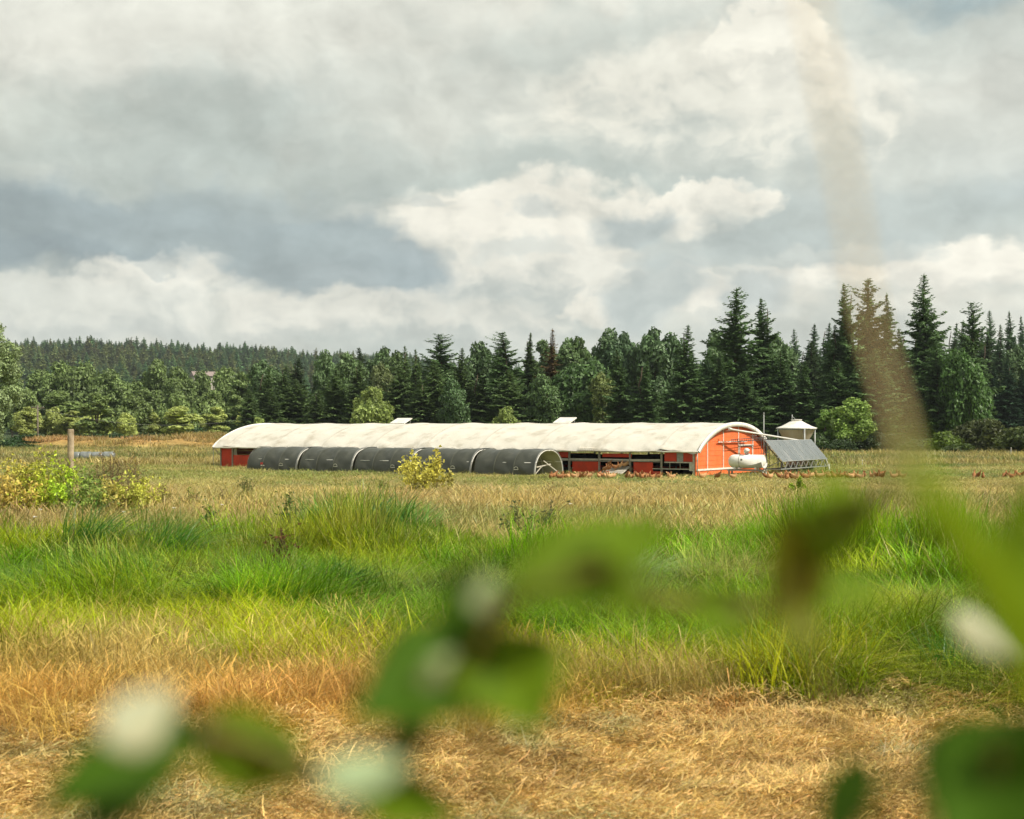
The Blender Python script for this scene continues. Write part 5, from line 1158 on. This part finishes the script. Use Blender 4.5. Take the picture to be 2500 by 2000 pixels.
for i, (px, py, d) in enumerate(((95, 1244, 42), (82, 1262, 38), (422, 1240, 42), (497, 1220, 48), (540, 1232, 44), (1390, 1230, 44), (300, 1250, 40))):
    x = xat(px, d); z0 = gz(x, d); h = zat(py, d)-z0; e = empty('white_flower', (x, d, z0)); tag(e, f'small white flower head in the tan meadow, {ordinal(i+1)} as listed', 'flower')
    FL = ['at the far left, upper of two', 'at the far left, lower of two', 'above the green grass left of the reed', 'nearest the barn on the left', 'right of the reed shoot', 'near the picture centre', 'between the left pair and the reed']
    e['label'] = f'small white flower head in the tan meadow {FL[i]}'
    MB().tube([(0, 0, 0), (.02, 0, h*.6), (.03, 0, h)], .006, 5).build('stalk', M['twig'], e); m = MB()
    for q in range(9): a = q*.7; r = .05*math.sqrt(q/9); m.lathe([(.001, .012), (.022, .006), (.026, 0), (.001, -.006)], 7, 'z', (.03+r*math.cos(a*3), r*math.sin(a*3), h+.01*math.sin(q)))
    m.build('flower_head', M['white'], e)

# ------------------------------------------------------------------ brambles on the bank in front of the lens
def leaf_side_mat(name, c1, c2, transl, rough):
    m, t = nmat(name); L = t.links.new
    tc = N(t, 'ShaderNodeTexCoord'); no = N(t, 'ShaderNodeTexNoise'); no.inputs['Scale'].default_value = 40; L(tc.outputs['Object'], no.inputs['Vector'])
    mx = N(t, 'ShaderNodeMix', data_type='RGBA'); mx.inputs[6].default_value = (*c1, 1); mx.inputs[7].default_value = (*c2, 1); L(no.outputs['Fac'], mx.inputs[0])
    b = N(t, 'ShaderNodeBsdfPrincipled'); L(mx.outputs[2], b.inputs['Base Color']); b.inputs['Roughness'].default_value = rough; b.inputs['Specular IOR Level'].default_value = .12
    tr_ = N(t, 'ShaderNodeBsdfTranslucent'); L(mx.outputs[2], tr_.inputs[0]); ms = N(t, 'ShaderNodeMixShader'); ms.inputs[0].default_value = transl
    L(b.outputs[0], ms.inputs[1]); L(tr_.outputs[0], ms.inputs[2]); o = N(t, 'ShaderNodeOutputMaterial'); L(ms.outputs[0], o.inputs[0]); return m
GT = dict(dark=(leaf_side_mat('bramble_leaf_top', (.052, .122, .007), (.068, .145, .007), .30, .6), leaf_side_mat('bramble_leaf_underside', (.54, .55, .37), (.48, .50, .34), .15, .8)),
          mid=(leaf_side_mat('young_leaf_top', (.125, .215, .006), (.150, .240, .006), .42, .6), leaf_side_mat('young_leaf_underside', (.20, .28, .04), (.17, .25, .03), .4, .8)),
          brown=(leaf_side_mat('old_leaf_top', (.150, .165, .012), (.120, .140, .010), .3, .6), leaf_side_mat('old_leaf_underside', (.22, .20, .08), (.2, .18, .07), .2, .8)),
          bright=(leaf_side_mat('fresh_leaf_top', (.22, .33, .008), (.20, .31, .008), .50, .6), leaf_side_mat('fresh_leaf_underside', (.24, .34, .04), (.22, .32, .04), .5, .8)))
GT['light'] = (GT['dark'][0], leaf_side_mat('light_leaf_underside', (.40, .50, .28), (.36, .46, .25), .2, .8))
GT['pale'] = (GT['dark'][0], leaf_side_mat('pale_leaf_underside', (.34, .40, .20), (.30, .36, .17), .2, .8))
CANE = surf('bramble_cane', (.16, .085, .022), (.11, .13, .022), 30, .6, .3)
def leaf_mesh(ratio, seed, mats):
    """ovate toothed leaf one unit long along +Y, folded along its midrib, with a real thickness"""
    g = random.Random(seed); nu, nv = 16, 7; V = []; lo = []
    for s in (0, 1):
        for i in range(nu+1):
            t = i/nu; wdt = ratio*.5*(math.sin(math.pi*min(1, t**.70))**1.15*1.05+.004)*(1+.06*(1 if i % 2 else -1))
            for j in range(nv):
                q = (j/(nv-1)*2-1); V.append((q*wdt, t, .10*abs(q)*ratio*1.2-.16*(t-.35)**2+.012*math.sin(9*t+seed)*q-.004*s))
    n1 = (nu+1)*nv; Q = []; mi = []
    for i in range(nu):
        for j in range(nv-1):
            a = i*nv+j; Q.append((a, a+1, a+nv+1, a+nv)); mi.append(0); b = a+n1; Q.append((b, b+nv, b+nv+1, b+1)); mi.append(1)
    for i in range(nu):
        for j in (0, nv-1): a = i*nv+j; Q.append((a, a+nv, a+nv+n1, a+n1) if j == 0 else (a, a+n1, a+nv+n1, a+nv)); mi.append(0)
    return mesh_np('leaf', np.array(V), np.array(Q), True, None, mats, mi)
def put_leaf(parent, base, tip, ratio, kind, facing, seed, d_tip=None):
    """base, tip: (photo x, photo y, distance); facing: rough direction the upper side looks"""
    b, t = at(*base), at(*tip); c_ = (b+t)/2; b, t = c_+(b-c_)*1.12, c_+(t-c_)*1.12; ratio *= 1.08; y = t-b; L = y.length; y.normalize(); f = Vector(facing); z = (f-y*f.dot(y)).normalized(); x = y.cross(z)
    o = link('leaf', leaf_mesh(ratio, seed, list(GT[kind])), parent=parent)
    Mx = Matrix((x*L, y*L, z*L)).transposed().to_4x4(); Mx.translation = b-parent.location; o.matrix_local = Mx
    return o
def cane(parent, pts, r0, r1, name='cane', mat=CANE):
    P = [Vector(p) for p in pts]; out = []      # smooth through the given points
    for i in range(len(P)-1):
        p0, p1, p2, p3 = P[max(i-1, 0)], P[i], P[i+1], P[min(i+2, len(P)-1)]
        for s in np.linspace(0, 1, 7)[:-1]:
            out.append(.5*((2*p1)+(p2-p0)*s+(2*p0-5*p1+4*p2-p3)*s*s+(3*p1-p0-3*p2+p3)*s**3))
    out.append(P[-1]); n = len(out)
    return MB().tube([p-parent.location for p in out], [r0+(r1-r0)*i/(n-1) for i in range(n)], 7).build(name, mat, parent)
UP, CAMF, SUNW = (.1, -.55, .8), (.1, -1, .35), (.5, -.4, .75)
AWAY = (-.1, .9, -.35)
def bank(x, y): return Vector((x, y, gz(x, y)))
# left bramble
e = empty('bramble', bank(-.14, .62)); tag(e, 'out-of-focus bramble spray across the lower left of the foreground', 'bramble')
cane(e, [bank(-.14, .62), at(330, 2600, 0.544), at(430, 1850, 0.544), at(560, 1805, 0.552), at(760, 1880, 0.559), at(960, 2030, 0.568), at(1050, 2300, 0.577)], .0026, .0015)
put_leaf(e, (480, 1795, .54), (100, 1995, .52), .70, 'dark', (-.85, -.5, .15), 1)
put_leaf(e, (440, 1830, .54), (210, 2080, .51), .70, 'dark', (-.7, -.7, .2), 2)
put_leaf(e, (262, 1812, .50), (432, 1682, .51), .60, 'dark', (-.3, .8, -.5), 3)
put_leaf(e, (470, 1790, 0.552), (770, 1895, 0.577), .46, 'mid', CAMF, 4)
put_leaf(e, (780, 1893, .49), (1000, 1868, .49), .48, 'light', (-.5, .55, -.65), 5)
put_leaf(e, (870, 1930, 0.568), (1130, 2010, 0.559), .50, 'mid', UP, 6)
# middle bramble
e = empty('bramble', bank(.0, .78)); tag(e, 'out-of-focus bramble spray with broad leaves in the lower centre foreground', 'bramble')
cane(e, [bank(.0, .78), at(1240, 2700, 0.609), at(1165, 1760, 0.577), at(1180, 1560, 0.559), at(1290, 1440, 0.559), at(1500, 1380, 0.559)], .0026, .0015)
cane(e, [at(430, 1830, .553), at(560, 1800, .556), at(720, 1880, .56), at(880, 1885, .565), at(1030, 1760, .57), at(1170, 1590, .578), at(1290, 1450, .585), at(1480, 1400, .59), at(1660, 1465, .60), at(1850, 1485, .61), at(1960, 1400, .615), at(2080, 1250, .61), at(2170, 1180, .60)], .0024, .0016, 'arching_cane')
put_leaf(e, (1170, 1590, 0.577), (870, 1760, 0.552), .66, 'dark', (-.2, -.8, .5), 11)
put_leaf(e, (1190, 1570, 0.577), (1320, 1790, 0.552), .82, 'mid', (.2, -.9, .4), 12)
put_leaf(e, (1170, 1600, 0.577), (1120, 1390, 0.594), .66, 'dark', (-.35, -.9, .2), 13)
put_leaf(e, (1060, 1620, 0.559), (1110, 1690, 0.568), .9, 'pale', AWAY, 16)
put_leaf(e, (1185, 1500, 0.568), (1195, 1400, 0.577), .75, 'pale', AWAY, 17)
put_leaf(e, (1270, 1450, 0.559), (1640, 1270, 0.594), .36, 'mid', (.0, -.9, .5), 14)
put_leaf(e, (1480, 1405, .59), (1585, 1520, .58), .44, 'mid', CAMF, 41)
put_leaf(e, (1700, 1470, .60), (1830, 1570, .59), .46, 'mid', (.1, -.8, .6), 42)
put_leaf(e, (2080, 1250, .61), (1990, 1140, .62), .46, 'bright', (.1, -.8, .5), 43)
put_leaf(e, (720, 1880, .56), (610, 1745, .57), .48, 'mid', CAMF, 44)
put_leaf(e, (1040, 1750, .57), (930, 1905, .56), .52, 'dark', (-.6, -.7, .3), 45)
put_leaf(e, (1490, 1370, 0.559), (1560, 1290, 0.577), .7, 'mid', UP, 15)
# right bramble
e = empty('bramble', bank(.22, .82)); tag(e, 'out-of-focus bramble stems and leaves in the right foreground', 'bramble')
cane(e, [bank(.22, .82), at(2300, 2600, 0.659), at(2100, 1900, 0.642), at(1950, 1500, 0.626), at(1990, 1330, 0.618), at(2120, 1220, 0.594)], .0026, .0015)
cane(e, [at(1955, 1510, 0.626), at(1850, 1490, 0.626), at(1700, 1475, 0.635)], .0018, .0011)
put_leaf(e, (1960, 1480, 0.626), (1900, 1260, 0.601), .50, 'brown', CAMF, 21)
put_leaf(e, (1960, 1350, 0.618), (2160, 1215, 0.594), .48, 'mid', (.1, -.8, .6), 22)
put_leaf(e, (1990, 1310, 0.618), (1945, 1205, 0.626), .7, 'bright', (.1, -.7, .7), 23)
put_leaf(e, (1850, 1490, 0.626), (1570, 1470, 0.642), .34, 'brown', UP, 24)
put_leaf(e, (2010, 1460, 0.626), (2170, 1440, 0.642), .42, 'mid', UP, 25)
put_leaf(e, (1990, 1500, 0.626), (1900, 1560, 0.609), .5, 'brown', CAMF, 26)
put_leaf(e, (2330, 1500, 0.659), (2480, 1620, 0.659), .34, 'dark', AWAY, 27)
# far right bramble with dark leaves at the corner
e = empty('bramble', bank(.27, .70)); tag(e, 'out-of-focus dark bramble leaves in the bottom right corner', 'bramble')
cane(e, [bank(.27, .70), at(2480, 2500, 0.544), at(2420, 2060, 0.527), at(2440, 1880, 0.527)], .0026, .0015)
put_leaf(e, (2580, 1800, .53), (2350, 2130, .50), .95, 'dark', (-.8, -.6, .05), 31)
put_leaf(e, (2390, 1850, .53), (2620, 1960, .51), .72, 'dark', (-.75, -.6, .2), 33)
put_leaf(e, (2110, 1860, 0.544), (2030, 2100, 0.527), .52, 'dark', (-.8, -.6, .05), 32)
cane(e, [at(2110, 1870, 0.544), at(2130, 2030, 0.544), at(2300, 2350, 0.544)], .002, .003)
# broad grass plant close to the lens on the right: one dry stalk, fresh blades lower down
def blade_strip(parent, pts, widths, mat, face=(.25, -1, .15), name='blade'):
    P = [Vector(p)-parent.location for p in pts]; out, ws = [], []
    for i in range(len(P)-1):
        p0, p1, p2, p3 = P[max(i-1, 0)], P[i], P[i+1], P[min(i+2, len(P)-1)]
        for s in np.linspace(0, 1, 7)[:-1]:
            out.append(.5*((2*p1)+(p2-p0)*s+(2*p0-5*p1+4*p2-p3)*s*s+(3*p1-p0-3*p2+p3)*s**3)); ws.append(widths[i]+(widths[i+1]-widths[i])*s)
    out.append(P[-1]); ws.append(widths[-1]); V = []; f = Vector(face)
    for i, p in enumerate(out):
        d = (out[min(i+1, len(out)-1)]-out[max(i-1, 0)]).normalized(); sd = d.cross(f).normalized(); nn = sd.cross(d).normalized()
        V += [p-sd*ws[i]/2+nn*.0008, p, p+sd*ws[i]/2+nn*.0008, p+sd*ws[i]/2+nn*.0012, p+nn*.0004, p-sd*ws[i]/2+nn*.0012]
    Q = [(6*i+k, 6*i+(k+1) % 6, 6*i+6+(k+1) % 6, 6*i+6+k) for i in range(len(out)-1) for k in range(6)]
    return MB().add(V, Q, True).build(name, mat, parent)
e = empty('tall_grass_plant', bank(.20, .45)); tag(e, 'very blurred tall dry grass stalk with green blades close to the lens', 'grass plant')
DRY = leaf_side_mat('dry_blade', (.78, .66, .42), (.72, .60, .36), .4, .6)
FR = GT['bright'][0]
blade_strip(e, [at(2215, 1150, 0.422), at(2190, 1030, 0.420), at(2120, 780, 0.414), at(2060, 450, 0.408), at(1985, 60, 0.402), at(1930, -260, 0.402), at(1850, -520, 0.408)], [.0024, .0028, .0026, .0026, .0024, .0021, .0014], DRY)
blade_strip(e, [bank(.20, .45), at(2700, 2300, 0.480), at(2540, 1700, 0.456), at(2400, 1390, 0.444), at(2290, 1240, 0.432), at(2212, 1140, 0.423), at(2188, 1010, .421)], [.005, .007, .012, .015, .0130, .0095, .004], FR, name='green_blade')
blade_strip(e, [bank(.22, .46), at(2760, 2100, 0.528), at(2560, 1560, 0.516), at(2480, 1400, 0.504), at(2500, 1240, 0.504), at(2560, 1180, 0.504)], [.006, .008, .014, .018, .012, .004], GT['mid'][0], name='green_blade')

# ------------------------------------------------------------------ air
def build_haze():
    m, t = nmat('haze_air'); v = N(t, 'ShaderNodeVolumePrincipled'); v.inputs['Color'].default_value = (.86, .94, 1.0, 1); v.inputs['Density'].default_value = .00009; v.inputs['Anisotropy'].default_value = .2
    o = N(t, 'ShaderNodeOutputMaterial'); t.links.new(v.outputs[0], o.inputs['Volume'])
    h = MB().box(-2600, 2600, -700, 2600, -1.6, 135).build('haze', m); tag(h, kind='stuff'); tag(h, 'thin pale haze over the whole valley', 'haze')
build_haze()
